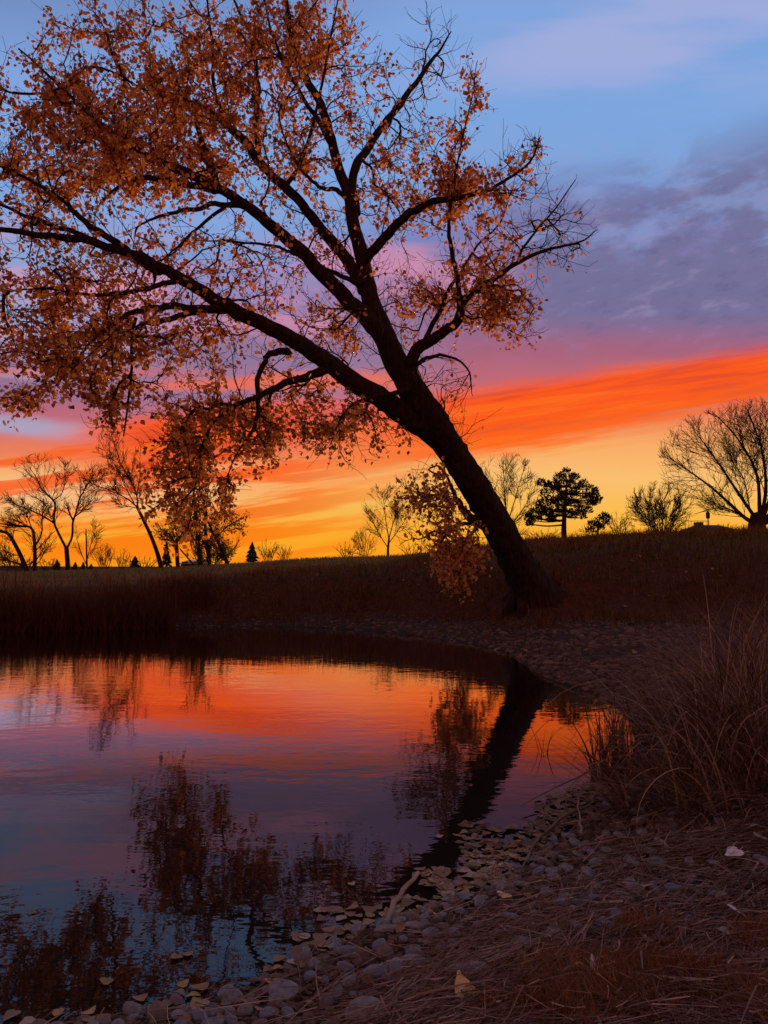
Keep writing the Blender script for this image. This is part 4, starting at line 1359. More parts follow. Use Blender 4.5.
for i in ind:
    me = PEB[rng.integers(0, 12)]
    lab, grp = kinds[me.materials[0].name if False else [k for k in kinds if M[k] == me.materials[0]][0]]
    put_pebble(me, pp[i, 0], pp[i, 1], sz[i], lab, grp)
o = obj('small_pebbles', stone_cloud('small_pebbles', np.stack([pp[rest, 0], pp[rest, 1], pz[rest] + 0.005], -1), sz[rest], 0.6, I1, F1), M['gravel'])
tag(o, 'remaining small pebbles scattered along the near shore', 'pebbles', kind='stuff')
pg = near_points(9000, -0.06, 1.05, 0.6)
o = obj('shore_grit', stone_cloud('shore_grit', on_ground(pg[:, 0], pg[:, 1], 0.002), rng.gamma(3, 0.0055, len(pg)) + 0.008, 0.6), M['gravel'])
tag(o, 'fine grit between the pebbles of the near shore', 'gravel', kind='stuff')
for px, py, s, mk, lab in [
        (365, 1020, 0.14, 0, 'largest flat grey stone, at the bottom edge of the view'), (287, 993, 0.115, 2, 'plump grey cobble beside the lowest floating leaves'),
        (454, 937, 0.075, 3, 'single blue-grey stone in the middle of the pebbles'), (396, 969, 0.10, 7, 'rounded bluish cobble leaning against two longer grey ones'),
        (412, 968, 0.11, 4, 'long grey cobble tilted against a bluish one'), (475, 975, 0.13, 6, 'broad grey stone sunk in straw near the rusty turf'),
        (523, 947, 0.10, 8, 'pale grey stone at the edge of the rusty turf'), (350, 987, 0.085, 10, 'egg-shaped grey stone just above the largest flat stone'),
        (555, 872, 0.085, 2, 'grey stone, left of a pair lying on the straw'), (568, 870, 0.09, 6, 'grey stone, right of a pair lying on the straw'),
        (408, 1000, 0.10, 0, 'flat grey stone right of the largest bottom stone')]:
    q = px_ground(np.array([[px, py]], float))[0]
    o = put_pebble(PEB[mk], q[0], q[1], s, lab, None, 0.1, 0.18)

# ----------------------------------------------------------------------------- leaves on the ground and water
def leaf_mesh(k):
    r = np.random.default_rng(300 + k)
    ol = [(0, 0), (0.16, -0.05), (0.36, 0.02), (0.47, 0.18), (0.44, 0.36), (0.32, 0.56), (0.17, 0.78), (0.05, 1.0)]
    right = np.array(ol) + r.normal(0, 0.015, (8, 2))
    left = right * [-1, 1] + r.normal(0, 0.02, (8, 2))
    rib = np.array([(0, y) for y in np.linspace(0.02, 0.98, 8)])
    cu, fo, tw = r.uniform(-0.15, 0.3), r.uniform(0.02, 0.3), r.uniform(-0.2, 0.2)

    def z(p):
        return fo * np.abs(p[:, 0]) + cu * (p[:, 1] - 0.45) ** 2 + tw * p[:, 0] * p[:, 1]
    V = np.concatenate([np.column_stack([q, z(q)]) for q in (left, rib, right)])
    Q = []
    for i in range(7):
        Q += [(i, 8 + i, 9 + i, i + 1), (8 + i, 16 + i, 17 + i, 9 + i)]
    V[:, 1] -= 0.45
    # petiole
    V = np.vstack([V, [(-0.015, -0.45, 0.0), (0.015, -0.45, 0.0), (0.05, -0.85, 0.06), (0.03, -0.86, 0.06)]])
    Q.append((24, 25, 26, 27))
    return np_mesh('fallen_leaf', V, np.array(Q), smooth=True)


LM = {}
for c_ in ('lf_tan', 'lf_yellow', 'lf_pale', 'lf_brown', 'lf_bright', 'lf_white'):
    LM[c_] = []
    for k in range(4):
        me = leaf_mesh(hash_k := k + 7 * len(LM))
        me.materials.append(M[c_])
        LM[c_].append(me)


def put_leaf(name, me, loc, s, tilt, label, group=None, rot=None):
    o = obj(name, me)
    o.location = loc
    o.rotation_euler = (rng.normal(0, tilt), rng.normal(0, tilt), rng.uniform(0, 6.28))
    if rot is not None:
        o.rotation_euler = rot
    o.scale = (s, s, s)
    tag(o, label, 'leaf', group)
    return o


# the mat of leaves floating against the near shore
mats = [([(454, 827), (472, 822), (500, 827), (536, 821), (566, 822), (548, 848), (522, 868), (494, 884), (466, 876), (462, 852)], 250),
        ([(536, 800), (590, 782), (628, 778), (634, 790), (600, 806), (568, 826), (540, 820)], 300),
        ([(414, 870), (446, 867), (450, 884), (420, 888)], 26), ([(440, 884), (496, 880), (470, 900), (430, 908)], 34),
        ([(318, 908), (372, 907), (384, 918), (350, 936), (318, 930)], 20), ([(372, 900), (420, 896), (430, 910), (384, 922)], 20),
        ([(290, 934), (340, 930), (335, 955), (290, 966)], 12), ([(262, 962), (290, 957), (280, 987), (262, 988)], 6),
        ([(100, 1002), (210, 987), (210, 1012), (110, 1024)], 7)]
fl = []
for poly, cnt in mats:
    for q in sample_px(poly, cnt):
        w_ = W(q[0], q[1], 0.006)
        fl.append(w_)
fl = np.array(fl)
dsl = shore_dist(fl[:, 0], fl[:, 1])
gz = height(fl[:, 0], fl[:, 1])
fl[:, 2] = np.where(dsl < 0, 0.005, gz + 0.012) + rng.uniform(0, 0.008, len(fl))
kinds_l = ['lf_tan', 'lf_tan', 'lf_brown', 'lf_yellow', 'lf_tan', 'lf_brown', 'lf_pale']
lab_l = {'lf_tan': ('tan heart-shaped leaf floating at the near water edge', 'tan floating leaves'), 'lf_yellow': ('yellowish heart-shaped leaf floating at the near water edge', 'yellow floating leaves'),
         'lf_pale': ('pale heart-shaped leaf floating at the near water edge', 'pale floating leaves'), 'lf_brown': ('brown heart-shaped leaf floating at the near water edge', 'brown floating leaves')}
order = np.argsort(fl[:, 1])
n_ind = 215
for i in order[:n_ind]:
    k = kinds_l[rng.integers(0, 7)]
    put_leaf('floating_leaf', LM[k][rng.integers(0, 4)], fl[i], rng.uniform(0.042, 0.074), 0.12, lab_l[k][0], lab_l[k][1])


def leaf_stuff(name, pts, size, tilt, label):
    src = [np.array([v.co[:] for v in me.vertices]) for me in LM['lf_tan']]
    fq = np.array([p.vertices[:] for p in LM['lf_tan'][0].polygons])
    Vs, Qs, n = [], [], 0
    for p in pts:
        v = src[rng.integers(0, 4)] * size * rng.uniform(0.75, 1.2)
        a, tx, ty = rng.uniform(0, 6.28), rng.normal(0, tilt), rng.normal(0, tilt)
        v = v + np.column_stack([np.zeros(len(v)), np.zeros(len(v)), v[:, 0] * tx + v[:, 1] * ty])
        ca_, sa_ = math.cos(a), math.sin(a)
        v = np.column_stack([v[:, 0] * ca_ - v[:, 1] * sa_, v[:, 0] * sa_ + v[:, 1] * ca_, v[:, 2]]) + p
        Vs.append(v)
        Qs.append(fq + n)
        n += len(v)
    o = obj(name, np_mesh(name, np.concatenate(Vs), np.concatenate(Qs)), M['lf_mix'])
    tag(o, label, 'leaves', kind='stuff')


leaf_stuff('floating_leaf_mat', fl[order[n_ind:]], 0.056, 0.12, 'farther mat of small leaves floating by the reeds')
# lone floating leaves
for px, py, s, k, lab in [(176, 956, .085, 'lf_brown', 'brown leaf afloat alone on the dark water, paired with a tan one'), (187, 954, .07, 'lf_tan', 'tan leaf touching a brown leaf alone on the dark water'),
                          (106, 982, .085, 'lf_tan', 'curled tan leaf floating alone near the bottom left'), (184, 983, .07, 'lf_yellow', 'yellow leaf floating beside a larger pale leaf at lower left'),
                          (200, 987, .095, 'lf_tan', 'wide pale tan leaf nearly touching the lowest pebbles'), (90, 1011, .085, 'lf_yellow', 'yellow leaf near the bottom edge at lower left'),
                          (102, 1018, .085, 'lf_tan', 'tan leaf on the bottom edge at lower left'), (57, 1013, .07, 'lf_yellow', 'narrow yellowish leaf afloat at the far lower left'),
                          (10, 1016, .09, 'lf_tan', 'tan leaf in the bottom left corner'), (27, 1021, .08, 'lf_pale', 'pale leaf next to the bottom left corner'),
                          (352, 884, .06, 'lf_pale', 'small pale leaf floating apart from the shore leaf mat'), (130, 1019, .08, 'lf_yellow', 'yellow leaf on the waterline at the bottom'),
                          (440, 836, .06, 'lf_pale', 'small pale leaf drifting over the trunk reflection'), (32, 912, .05, 'lf_brown', 'tiny dark leaf far out on the water at left')]:
    w_ = W(px, py, 0.006)
    put_leaf('floating_leaf', LM[k][rng.integers(0, 4)], w_, s * .68, 0.08, lab)
# leaves on land
for px, py, s, k, lab in [(462, 1000, .085, 'lf_bright', 'bright yellow leaf standing on the straw by the bottom pebbles'), (735, 922, .085, 'lf_white', 'large pale folded leaf on dark straw at right'),
                          (433, 922, .05, 'lf_bright', 'small bright orange leaf between dark pebbles'), (594, 978, .06, 'lf_white', 'pale leaf in the rusty turf, right of a pair'), (580, 982, .06, 'lf_white', 'pale leaf in the rusty turf, left of a pair'),
                          (753, 836, .085, 'lf_pale', 'pale leaf lying below the tall dry grass'), (712, 838, .08, 'lf_tan', 'tan leaf lying flat below the tall dry grass'), (733, 863, .09, 'lf_white', 'narrow pale leaf standing upright in the straw'),
                          (765, 890, .09, 'lf_pale', 'pale leaf cut by the right edge'), (728, 870, .06, 'lf_tan', 'small tan leaf beside a narrow pale leaf'), (724, 943, .055, 'lf_tan', 'small tan leaf below the large pale folded leaf'),
                          (729, 803, .11, 'lf_tan', 'broad tan leaf caught at the base of the tall grass'), (757, 797, .1, 'lf_tan', 'tan leaf at the base of the tall grass by the right edge'), (504, 905, .075, 'lf_tan', 'lone tan leaf on the upper pebbles'),
                          (760, 845, .07, 'lf_pale', 'small pale leaf at the right edge below the tall grass')]:
    q = px_ground(np.array([[px, py]], float))[0]
    put_leaf('fallen_leaf', LM[k][rng.integers(0, 4)], (q[0], q[1], q[2] + 0.045), s, 0.35, lab,
             rot=(0.75, 0.15, 0.5) if px == 462 else ((0.55, -0.2, 1.9) if px == 735 else None))
pl = near_points(330, -0.08, 0.6, 0.9)
leaf_stuff('leaf_litter', on_ground(pl[:, 0], pl[:, 1], 0.014), 0.045, 0.3, 'crumpled brown leaf litter between the near pebbles')
c = sample_px([(180, 600), (520, 603), (700, 600), (760, 560), (700, 545), (560, 560), (480, 570), (300, 580)], 900)
leaf_stuff('far_leaf_litter', px_ground(c) + [0, 0, .03], 0.09, 0.4, 'scattered fallen leaves on the far bank')

# ----------------------------------------------------------------------------- straw, turf, dry clumps
def flat_straw(pts, ln, wd, az, lift, segs=3):
    n = len(pts)
    V = np.empty((n, segs + 1, 2, 3))
    bow = rng.normal(0, 0.35, n)
    sl = rng.normal(0, 0.10, n)
    cur = pts[:, :2].copy()
    a = az.copy()
    z = pts[:, 2] + lift
    for k in range(segs + 1):
        s = np.stack([-np.sin(a), np.cos(a)], -1) * (wd / 2)[:, None] * (1 - 0.6 * k / segs)
        gz_ = height(cur[:, 0], cur[:, 1])
        zz = np.maximum(gz_ + 0.004, gz_ + lift + sl * ln * (k / segs - 0.3))
        V[:, k, 0, :2] = cur - s
        V[:, k, 1, :2] = cur + s
        V[:, k, 0, 2] = zz
        V[:, k, 1, 2] = zz + rng.normal(0, 0.3, n) * wd
        cur = cur + np.stack([np.cos(a), np.sin(a)], -1) * (ln / segs)[:, None]
        a = a + bow / segs
    b_ = (np.arange(n)[:, None] * (segs + 1) * 2 + np.arange(segs)[None, :] * 2).ravel()
    return V.reshape(-1, 3), np.stack([b_, b_ + 1, b_ + 3, b_ + 2], -1)


c = sample_px([(800, 760), (640, 790), (560, 830), (500, 880), (440, 930), (380, 985), (340, 1040), (800, 1060)], 26000)
g_ = px_ground(c)
turfy = (np.interp(g_[:, 1], [2.0, 2.6, 3.4, 3.9], [0.45, 0.5, 0.95, 1.5]) < g_[:, 0]) & (g_[:, 1] < 3.75)
ok = (shore_dist(g_[:, 0], g_[:, 1]) > 0.30 + 0.5 * rng.random(len(g_)) * np.clip(g_[:, 1] / 3.5, .7, 1.3) + 0.25 * vnoise(g_[:, 0], g_[:, 1], .5, 41)) & ~(turfy & (rng.random(len(g_)) < 0.6))
g_ = g_[ok]
n = len(g_)
o = obj('straw_litter', np_mesh('straw_litter', *flat_straw(g_, rng.gamma(2, .065, n) + .03, rng.gamma(2.2, .0014, n) + .0010, rng.normal(0.3, 0.6, n) + 2.2 * vnoise(g_[:, 0], g_[:, 1], .35, 44) + np.where(rng.random(n) < .5, math.pi, 0), rng.gamma(1.3, .014, n))), M['straw'])
tag(o, 'matted dry straw covering the near bank', 'straw', kind='stuff')
# few straws over the pebbles
ps_ = near_points(1100, 0.02, 0.9, 0.3)
g_ = on_ground(ps_[:, 0], ps_[:, 1])
n = len(g_)
o = obj('loose_straw', np_mesh('loose_straw', *flat_straw(g_, rng.gamma(3, .06, n) + .05, rng.uniform(.0025, .006, n), rng.uniform(0, 6.28, n), rng.uniform(.02, .06, n))), M['straw'])
tag(o, 'loose dry stalks lying over the pebbles', 'straw', kind='stuff')
# rusty turf along the bottom
c = sample_px([(470, 1040), (500, 985), (560, 945), (640, 925), (690, 930), (800, 925), (800, 1060), (470, 1060)], 26000)
g_ = px_ground(c)
tn = vnoise(g_[:, 0], g_[:, 1], 0.22, 51) + 0.6 * vnoise(g_[:, 0], g_[:, 1], 0.09, 52)
g_ = g_[tn > -0.12 + 0.22 * rng.normal(0, 1, len(g_)) + 0.12 * (g_[:, 0] > 1.0)]
n = len(g_)
tn = vnoise(g_[:, 0], g_[:, 1], 0.22, 51) + 0.5
o = obj('rusty_turf', np_mesh('rusty_turf', *blades(g_ - [0, 0, .005], rng.uniform(.03, .085, n) * (0.6 + tn), rng.uniform(.0016, .004, n), vnoise(g_[:, 0], g_[:, 1], 0.3, 53) * 9 + rng.normal(0, .6, n), np.abs(rng.normal(.45, .3, n)), rng.uniform(.2, 1.2, n), 3)), M['turf'])
tag(o, 'rusty dead turf along the bottom of the near bank', 'grass', kind='stuff')


def grass_clump(label, px, py, D, n, ln, spread, lean_az=None, mat='clump', name='dry_grass_clump', lean=(0.03, 0.42), curl=(0.7, 2.6), wd=(.004, .012), group='tall dry grass clumps', z=None):
    b0 = P(px, py, D)
    z0 = hz(b0[0], b0[1]) if z is None else z
    root_loc = np.array([b0[0], b0[1], z0])
    r = spread * np.sqrt(rng.random(n))
    a = rng.uniform(0, 6.28, n)
    x, y = b0[0] + r * np.cos(a), b0[1] + r * np.sin(a)
    bs = np.stack([x, y, (height(x, y) if z is None else np.full(n, z)) - .01], -1) - root_loc
    az = a + rng.normal(0, .7, n)
    if lean_az is not None:
        az = np.where(rng.random(n) < .6, lean_az + rng.normal(0, .6, n), az)
    V, Q = blades(bs, rng.uniform(*ln, n), rng.uniform(*wd, n), az, rng.uniform(*lean, n), rng.uniform(*curl, n), 8)
    if mat == 'clump':   # a few broad blades that arch right over
        k = n // 9
        V, Q = join((V, Q), blades(bs[:k], rng.uniform(ln[0] + .3, ln[1] + .25, k), rng.uniform(.010, .017, k), az[:k] * .4 + rng.normal(2.6, 1.2, k), rng.uniform(.05, .5, k), rng.uniform(1.7, 3.0, k), 12))
    o = obj(name, np_mesh(name, V, Q), M[mat], loc=root_loc)
    tag(o, label, 'grass clump', group)
    return o


grass_clump('tallest arching clump of dry grass, its tips crossing the far bank', 722, 745, 6.2, 240, (.9, 1.9), .34)
grass_clump('upright pale clump of dry grass rising highest beside the right edge', 758, 760, 5.3, 110, (1.0, 1.75), .30, lean=(.02, .35), curl=(1.0, 2.8), wd=(.005, .014))
grass_clump('dense dry grass clump cut by the right edge, front of the tall ones', 775, 770, 5.4, 300, (.8, 1.65), .36)
grass_clump('dry grass clump bending left over the reeds at the water edge', 690, 768, 5.7, 260, (.6, 1.35), .30, lean_az=2.9)
grass_clump('dry grass clump in the middle of the right bank, drooping forward', 722, 785, 5.0, 330, (.5, 1.15), .32, lean_az=-1.9)
grass_clump('dry grass clump behind the tallest one, against the far beach', 745, 705, 7.6, 360, (.7, 1.5), .45)
grass_clump('thin dry grass clump behind the reeds on the waterline', 668, 735, 6.9, 150, (.4, .85), .26, lean_az=3.0)
grass_clump('flattened dry grass clump lowest on the right bank', 660, 795, 4.8, 260, (.4, .9), .28, lean_az=3.4, lean=(.6, 1.2), curl=(.3, 1.0))
grass_clump('half-fallen dry grass clump at the foot of the right edge grass', 740, 815, 4.5, 240, (.4, .85), .30, lean_az=3.6, lean=(.7, 1.3), curl=(.2, .8))
grass_clump('far dry grass clump at the right edge, on the beach', 785, 680, 9.5, 300, (.7, 1.3), .5)
# reeds standing in the water
grass_clump('dark reeds with bent leaves standing in the water, densest bunch', 606, 775, 5.75, 90, (.3, .78), .12, mat='reed', name='water_reeds', lean=(0, .14), curl=(.1, 1.8), wd=(.007, .015), group='reeds in the shallow water', z=-.03)
grass_clump('dark reeds in the water right beside the dry grass', 630, 765, 6.1, 90, (.4, .85), .15, mat='reed', name='water_reeds', lean=(0, .2), curl=(.1, 1.4), wd=(.006, .013), group='reeds in the shallow water', z=-.03)
grass_clump('thin single sprig of reed out in the orange reflection', 543, 748, 6.6, 7, (.22, .42), .05, mat='reed', name='water_reeds', lean=(0, .25), curl=(.1, 1.2), wd=(.005, .009), group='reeds in the shallow water', z=-.02)
grass_clump('sparse reeds behind the densest bunch of water reeds', 612, 735, 7.2, 40, (.3, .75), .2, mat='reed', name='water_reeds', lean=(0, .25), curl=(.1, 1.2), wd=(.006, .011), group='reeds in the shallow water', z=-.02)


# ----------------------------------------------------------------------------- sticks
def stick(label, pts, r0, r1, mat='stick', side=None):
    q = []
    for a, b_, lift in pts:
        g0 = px_ground(np.array([[a, b_]], float))[0]
        g0[2] = max(g0[2], 0.0) + lift
        q.append(g0)
    q = catmull(q, 4)
    q = q + rng.normal(0, .004, q.shape)
    o_ = q[0].copy()
    T = Tubes()
    T.add(q - o_, np.linspace(r0, r1, len(q)), 7, rough=.08)
    if side is not None:
        k = len(q) // 2
        e = q[k] + np.array(side)
        T.add(np.array([q[k], (q[k] + e) / 2 + [0, 0, .02], e]) - o_, [r1, r1 * .8, r1 * .4], 5)
    o = obj('fallen_stick', T.mesh('fallen_stick'), M[mat], loc=o_)
    tag(o, label, 'stick')


stick('pale stick jutting from the pebbles into the water under a leaf cluster', [(384, 922, .015), (398, 903, .03), (418, 883, .05)], .014, .010, 'stick_pale')
stick('long dark thin branch arching from the dry grass out over the leaf mat', [(640, 782, .10), (600, 786, .12), (560, 797, .08), (520, 812, .04)], .008, .004)
stick('long dark branch lying between the leaf mat and the pebbles', [(590, 812, .05), (560, 826, .04), (535, 848, .03), (520, 876, .02)], .011, .006, 'stick', side=(-.2, .1, .05))
stick('thin branch lying across the upper pebbles', [(655, 842, .03), (610, 850, .05), (560, 856, .03)], .008, .005)
stick('grey stick lying at the lower left waterline', [(250, 982, .01), (270, 983, .015), (290, 981, .01)], .008, .004)
stick('short broken stick among the leaves above the pebbles', [(470, 905, .015), (482, 892, .03), (498, 868, .05)], .006, .003)
stick('pale splinter of wood standing at the top of the pebbles', [(583, 838, .0), (580, 826, .05), (578, 816, .14)], .010, .003, 'stick_pale')
stick('thin stick lying in the straw at mid right', [(560, 925, .02), (600, 905, .03), (648, 900, .02)], .005, .003)

# ----------------------------------------------------------------------------- sky, sun, render
SUN_AZ, SUN_EL = R(20.0), R(5.0)
wd = bpy.data.worlds.new('World')
sc.world = wd
wd.use_nodes = True
nt = wd.node_tree
nt.nodes.clear()
L = nt.links


def S(v, node, i):
    if isinstance(v, (int, float)):
        node.inputs[i].default_value = v
    else:
        L.new(v, node.inputs[i])


def mt(op, a, b_=None, c_=None, clamp=False):
    n_ = nt.nodes.new('ShaderNodeMath')
    n_.operation = op
    n_.use_clamp = clamp
    S(a, n_, 0)
    if b_ is not None:
        S(b_, n_, 1)
    if c_ is not None:
        S(c_, n_, 2)
    return n_.outputs[0]


def add(a, b_):
    return mt('ADD', a, b_)


def mul(a, b_):
    return mt('MULTIPLY', a, b_)


def sst(a, b_, v):
    """smoothstep, also with a > b"""
    n_ = nt.nodes.new('ShaderNodeMapRange')
    n_.interpolation_type = 'SMOOTHSTEP'
    if isinstance(a, (int, float)) and isinstance(b_, (int, float)) and a > b_:
        S(b_, n_, 1)
        S(a, n_, 2)
        n_.inputs[3].default_value = 1
        n_.inputs[4].default_value = 0
    else:
        S(a, n_, 1)
        S(b_, n_, 2)
    S(v, n_, 0)
    return n_.outputs[0]


def vec(x, y, z=0.0):
    n_ = nt.nodes.new('ShaderNodeCombineXYZ')
    S(x, n_, 0)
    S(y, n_, 1)
    S(z, n_, 2)
    return n_.outputs[0]


def nz_(x, y, z=0.0, detail=5, rough=0.55, dist=0.0):
    n_ = nt.nodes.new('ShaderNodeTexNoise')
    n_.inputs['Scale'].default_value = 1.0
    n_.inputs['Detail'].default_value = detail
    n_.inputs['Roughness'].default_value = rough
    n_.inputs['Distortion'].default_value = dist
    L.new(vec(x, y, z), n_.inputs['Vector'])
    return n_.outputs['Fac']


def mixcol(a, b_, f):
    n_ = nt.nodes.new('ShaderNodeMix')
    n_.data_type = 'RGBA'
    n_.clamp_factor = True
    S(f, n_, 0)
    for v, i in ((a, 6), (b_, 7)):
        if isinstance(v, tuple):
            n_.inputs[i].default_value = (*v, 1)
        else:
            L.new(v, n_.inputs[i])
    return n_.outputs[2]


tc = nt.nodes.new('ShaderNodeTexCoord')
sp = nt.nodes.new('ShaderNodeSeparateXYZ')
L.new(tc.outputs['Generated'], sp.inputs[0])
X, Y, Z = sp.outputs
H = mt('MAXIMUM', mt('SQRT', add(mul(X, X), mul(Y, Y))), 0.001)
az = mt('ARCTAN2', X, Y)
azc = mt('MAXIMUM', mt('MINIMUM', az, 1.15), -1.15)
ta = mt('TANGENT', azc)
ca_ = mt('MAXIMUM', mt('DIVIDE', Y, H), 0.35)
v = mt('DIVIDE', mt('DIVIDE', Z, H), ca_)
n1 = add(nz_(mul(ta, 2.2), mul(v, 7.0), 3.1, 6, 0.6), -0.5)
n2 = add(nz_(mul(ta, 7.0), mul(v, 26.0), 8.4, 6, 0.62), -0.5)
n3 = add(nz_(mul(ta, 1.3), mul(v, 3.0), 1.7, 3), -0.5)
lf = sst(0.16, -0.22, ta)
vw = add(add(add(v, mul(n1, 0.05)), mul(n2, 0.014)), mul(mul(lf, 0.05), add(sst(0.09, 0.16, v), mul(sst(0.20, 0.30, v), 1.1))))
stops = [(0.00, (255, 158, 24)), (0.04, (254, 172, 40)), (0.08, (251, 186, 78)), (0.13, (250, 190, 112)), (0.17, (250, 172, 100)), (0.205, (238, 138, 100)), (0.25, (196, 106, 118)),
         (0.30, (168, 99, 126)), (0.35, (148, 104, 145)), (0.40, (130, 110, 160)), (0.46, (127, 128, 182)), (0.52, (124, 148, 205)), (0.58, (128, 168, 224)), (0.68, (126, 168, 226)), (0.80, (130, 166, 224)), (0.95, (112, 138, 190)), (1.2, (92, 104, 140))]
rp = ramp_node(nt, [(p / 1.2, lin(c)) for p, c in stops])
L.new(mt('DIVIDE', vw, 1.2), rp.inputs['Fac'])
sky = rp.outputs['Color']
# left side: the mauve layer is paler and pinker
pk = mul(mul(sst(0.18, 0.26, v), sst(0.46, 0.30, v)), mul(sst(0.12, -0.05, ta), sst(-0.55, -0.15, ta)))
sky = mixcol(sky, lin((204, 146, 182)), mul(pk, add(0.5, mul(n1, 1.6))))
sl = mul(mul(sst(0.215, 0.245, v), sst(0.40, 0.30, add(v, mul(n1, 0.05)))), sst(0.13, 0.0, ta))
sky = mixcol(sky, lin((138, 116, 152)), mul(sl, 0.8))
bl = mul(mul(sst(0.27, 0.33, add(v, mul(n1, 0.08))), sst(0.50, 0.42, v)), sst(-0.28, -0.46, ta))
sky = mixcol(sky, lin((146, 166, 212)), mul(bl, 0.85))
# grey-violet clouds upper right, rising to the right
cl = nz_(mul(add(ta, mul(v, 0.6)), 5.0), mul(add(v, mul(ta, -0.35)), 11.0), 5.5, 7, 0.6, 0.4)
edge = add(0.44, mul(ta, 0.32))
pm_ = mul(sst(0.30, 0.36, v), sst(0.06, -0.07, mt('SUBTRACT', v, edge)))
pm_ = mul(pm_, sst(0.02, 0.22, ta))
pm_ = mul(pm_, sst(0.40, 0.56, add(cl, mul(sst(0.45, 0.36, v), 0.25))))
sky = mixcol(sky, lin((114, 112, 154)), mul(pm_, 0.9))
br = mul(mul(sst(0.40, 0.47, v), sst(0.64, 0.52, v)), sst(0.47, 0.64, nz_(mul(add(ta, v), 9.0), mul(add(v, mul(ta, -0.4)), 20.0), 2.2, 5, 0.52)))
sky = mixcol(sky, lin((140, 160, 212)), mul(br, 0.6))
mo = nz_(mul(add(ta, mul(v, 0.5)), 14.0), mul(add(v, mul(ta, -0.3)), 38.0), 17.0, 6, 0.62)
mm = mul(mul(sst(0.27, 0.36, v), sst(0.60, 0.48, v)), sst(0.05, 0.2, ta))
sky = mixcol(sky, lin((158, 142, 184)), mul(mm, mul(sst(0.52, 0.70, mo), 0.5)))
sky = mixcol(sky, lin((96, 94, 136)), mul(mm, mul(sst(0.48, 0.32, mo), 0.5)))
# rose wisps behind the crown
rw = nz_(mul(ta, 4.0), mul(add(v, mul(ta, 0.05)), 13.0), 9.1, 6, 0.6)
rm = mul(mul(sst(0.26, 0.36, v), sst(0.52, 0.40, v)), mul(sst(0.24, 0.06, ta), sst(0.42, 0.62, rw)))
sky = mixcol(sky, lin((226, 146, 172)), mul(rm, 0.75))
# high thin veil at the top right
tv = nz_(mul(add(ta, mul(v, 1.4)), 2.4), mul(add(v, mul(ta, -0.12)), 11.0), 4.2, 4, 0.5)
tm = mul(sst(0.63, 0.74, add(v, mul(add(tv, -0.5), 0.12))), sst(0.35, 0.62, tv))
sky = mixcol(sky, lin((170, 178, 224)), mul(tm, mul(sst(-0.1, 0.25, ta), 0.75)))
# pale streaks low on the left
ls = nz_(mul(ta, 3.0), mul(add(v, mul(ta, 0.10)), 30.0), 12.3, 5, 0.6)
lm = mul(mul(sst(0.17, 0.20, v), sst(0.40, 0.32, v)), mul(sst(-0.22, -0.42, ta), sst(0.45, 0.62, ls)))
sky = mixcol(sky, lin((164, 168, 204)), mul(lm, 0.85))
st_ = mt('ABSOLUTE', mt('SUBTRACT', v, add(mul(add(ta, 0.52), -0.11), add(0.197, mul(n2, 0.02)))))
sky = mixcol(sky, lin((166, 168, 202)), mul(mul(sst(0.022, 0.004, st_), sst(-0.36, -0.44, ta)), 0.85))
# cream gap above the far left trees, rose streak over the pond
cm = mul(mul(sst(0.055, 0.095, v), sst(0.15, 0.115, v)), sst(-0.05, -0.35, ta))
sky = mixcol(sky, lin((253, 210, 152)), mul(cm, 0.8))
rs = mul(mul(sst(0.236, 0.25, v), sst(0.282, 0.262, v)), mul(sst(0.1, -0.02, ta), sst(0.40, 0.56, nz_(mul(ta, 2.0), mul(add(v, mul(ta, -0.08)), 26.0), 21.0, 4, 0.6))))
sky = mixcol(sky, lin((244, 112, 78)), mul(rs, 0.85))
# the burning orange band
s2 = nz_(mul(ta, 3.4), mul(add(v, mul(ta, -0.15)), 48.0), 3.3, 6, 0.65)
up = add(add(add(0.2238, mul(ta, 0.144)), mul(n1, 0.018)), mul(lf, 0.024))
lo = add(add(add(0.1290, mul(ta, 0.186)), mul(n1, 0.05)), mul(add(s2, -0.5), 0.09))
mu = mt('SUBTRACT', 1.0, sst(-0.012, 0.016, add(mt('SUBTRACT', v, up), mul(n2, 0.022))))
ml = sst(-0.022, 0.016, add(mt('SUBTRACT', v, lo), mul(n2, 0.012)))
sk_ = nz_(mul(ta, 2.6), mul(add(v, mul(ta, -0.13)), 34.0), 6.6, 5, 0.6)
solid = sst(-0.085, -0.045, add(mt('SUBTRACT', v, up), mul(add(sk_, -0.5), 0.08)))
solid = mul(solid, sst(-0.56, -0.30, ta))
left_st = mul(lf, mul(mt('MAXIMUM', sst(0.43, 0.57, sk_), solid), sst(-0.02, 0.03, v)))
bandm = mul(mu, mt('MAXIMUM', mul(ml, mt('SUBTRACT', 1.0, mul(lf, 0.75))), left_st))
bc = mixcol(lin((255, 84, 2)), lin((222, 68, 34)), mul(sst(0.49, 0.60, s2), 0.75))
bc = mixcol(bc, lin((255, 118, 18)), mul(sst(0.47, 0.38, s2), 0.45))
bc = mixcol(bc, lin((255, 128, 26)), mul(sst(0.05, -0.035, mt('SUBTRACT', v, lo)), 0.55))
bc = mixcol(bc, lin((250, 108, 46)), mul(sst(-0.3, -0.5, ta), 0.7))
bc = mixcol(bc, lin((255, 132, 14)), mul(sst(0.11, 0.03, v), 0.9))
sky = mixcol(sky, bc, mul(bandm, 0.96))
# magenta streaks inside the band, far right
mg = mul(mul(bandm, sst(0.10, 0.42, ta)), sst(0.60, 0.74, nz_(mul(ta, 3.0), mul(add(v, mul(ta, -0.10)), 60.0), 15.0, 4, 0.6)))
sky = mixcol(sky, lin((196, 92, 92)), mul(mg, 0.6))
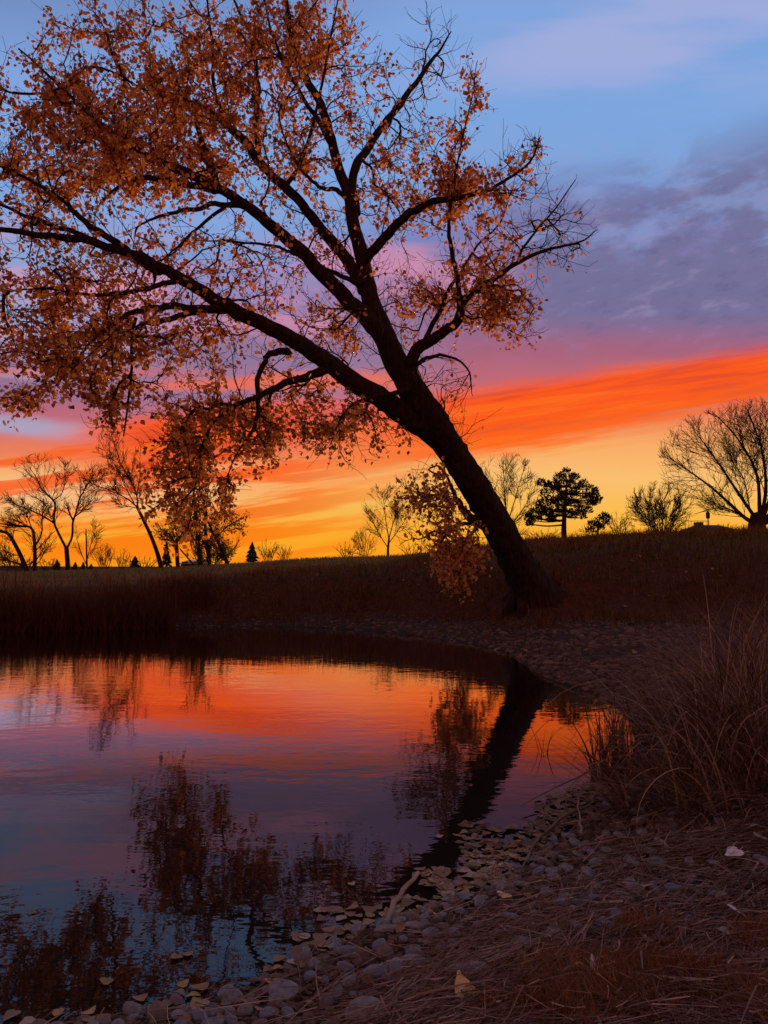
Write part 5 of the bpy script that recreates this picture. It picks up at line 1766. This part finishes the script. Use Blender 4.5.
# the opposite, eastern half of the dusk sky
e_ = ramp_node(nt, [(0.0, lin((172, 96, 78))), (0.12, lin((214, 134, 110))), (0.3, lin((192, 128, 120))), (0.6, lin((142, 108, 114))), (1.0, lin((108, 98, 116)))])
L.new(Z, e_.inputs['Fac'])
sky = mixcol(sky, e_.outputs['Color'], sst(0.30, -0.25, Y))
sky = mixcol(sky, lin((108, 98, 116)), sst(0.72, 0.9, Z))
sky = mixcol(sky, lin((40, 28, 24)), sst(-0.02, -0.12, Z))
nish = nt.nodes.new('ShaderNodeTexSky')
nish.sky_type = 'NISHITA'
nish.sun_disc = False
nish.sun_elevation = SUN_EL
nish.sun_rotation = SUN_AZ
bg1 = nt.nodes.new('ShaderNodeBackground')
bg1.inputs['Strength'].default_value = 0.96
L.new(sky, bg1.inputs['Color'])
bg2 = nt.nodes.new('ShaderNodeBackground')
bg2.inputs['Strength'].default_value = 0.001
L.new(nish.outputs['Color'], bg2.inputs['Color'])
ad = nt.nodes.new('ShaderNodeAddShader')
L.new(bg1.outputs[0], ad.inputs[0])
L.new(bg2.outputs[0], ad.inputs[1])
wo = nt.nodes.new('ShaderNodeOutputWorld')
L.new(ad.outputs[0], wo.inputs['Surface'])

sd = bpy.data.lights.new('sun', 'SUN')
sd.energy = 3.0
sd.angle = R(6)
sd.color = (1.0, 0.46, 0.16)
so = bpy.data.objects.new('sun', sd)
COL.objects.link(so)
dirv = Vector((math.sin(SUN_AZ) * math.cos(SUN_EL), math.cos(SUN_AZ) * math.cos(SUN_EL), math.sin(SUN_EL)))
so.rotation_euler = dirv.to_track_quat('Z', 'Y').to_euler()
so.location = (5, 60, 30)

sc.view_settings.view_transform = 'Standard'
sc.view_settings.look = 'None'
sc.view_settings.exposure = 0.0
sc.view_settings.gamma = 1.0
sc.view_settings.use_curve_mapping = False
sc.cycles.max_bounces = 5
sc.cycles.diffuse_bounces = 2
sc.cycles.glossy_bounces = 3
sc.cycles.transmission_bounces = 3
sc.cycles.use_denoising = True
sc.cycles.use_adaptive_sampling = True
sc.cycles.adaptive_threshold = 0.02
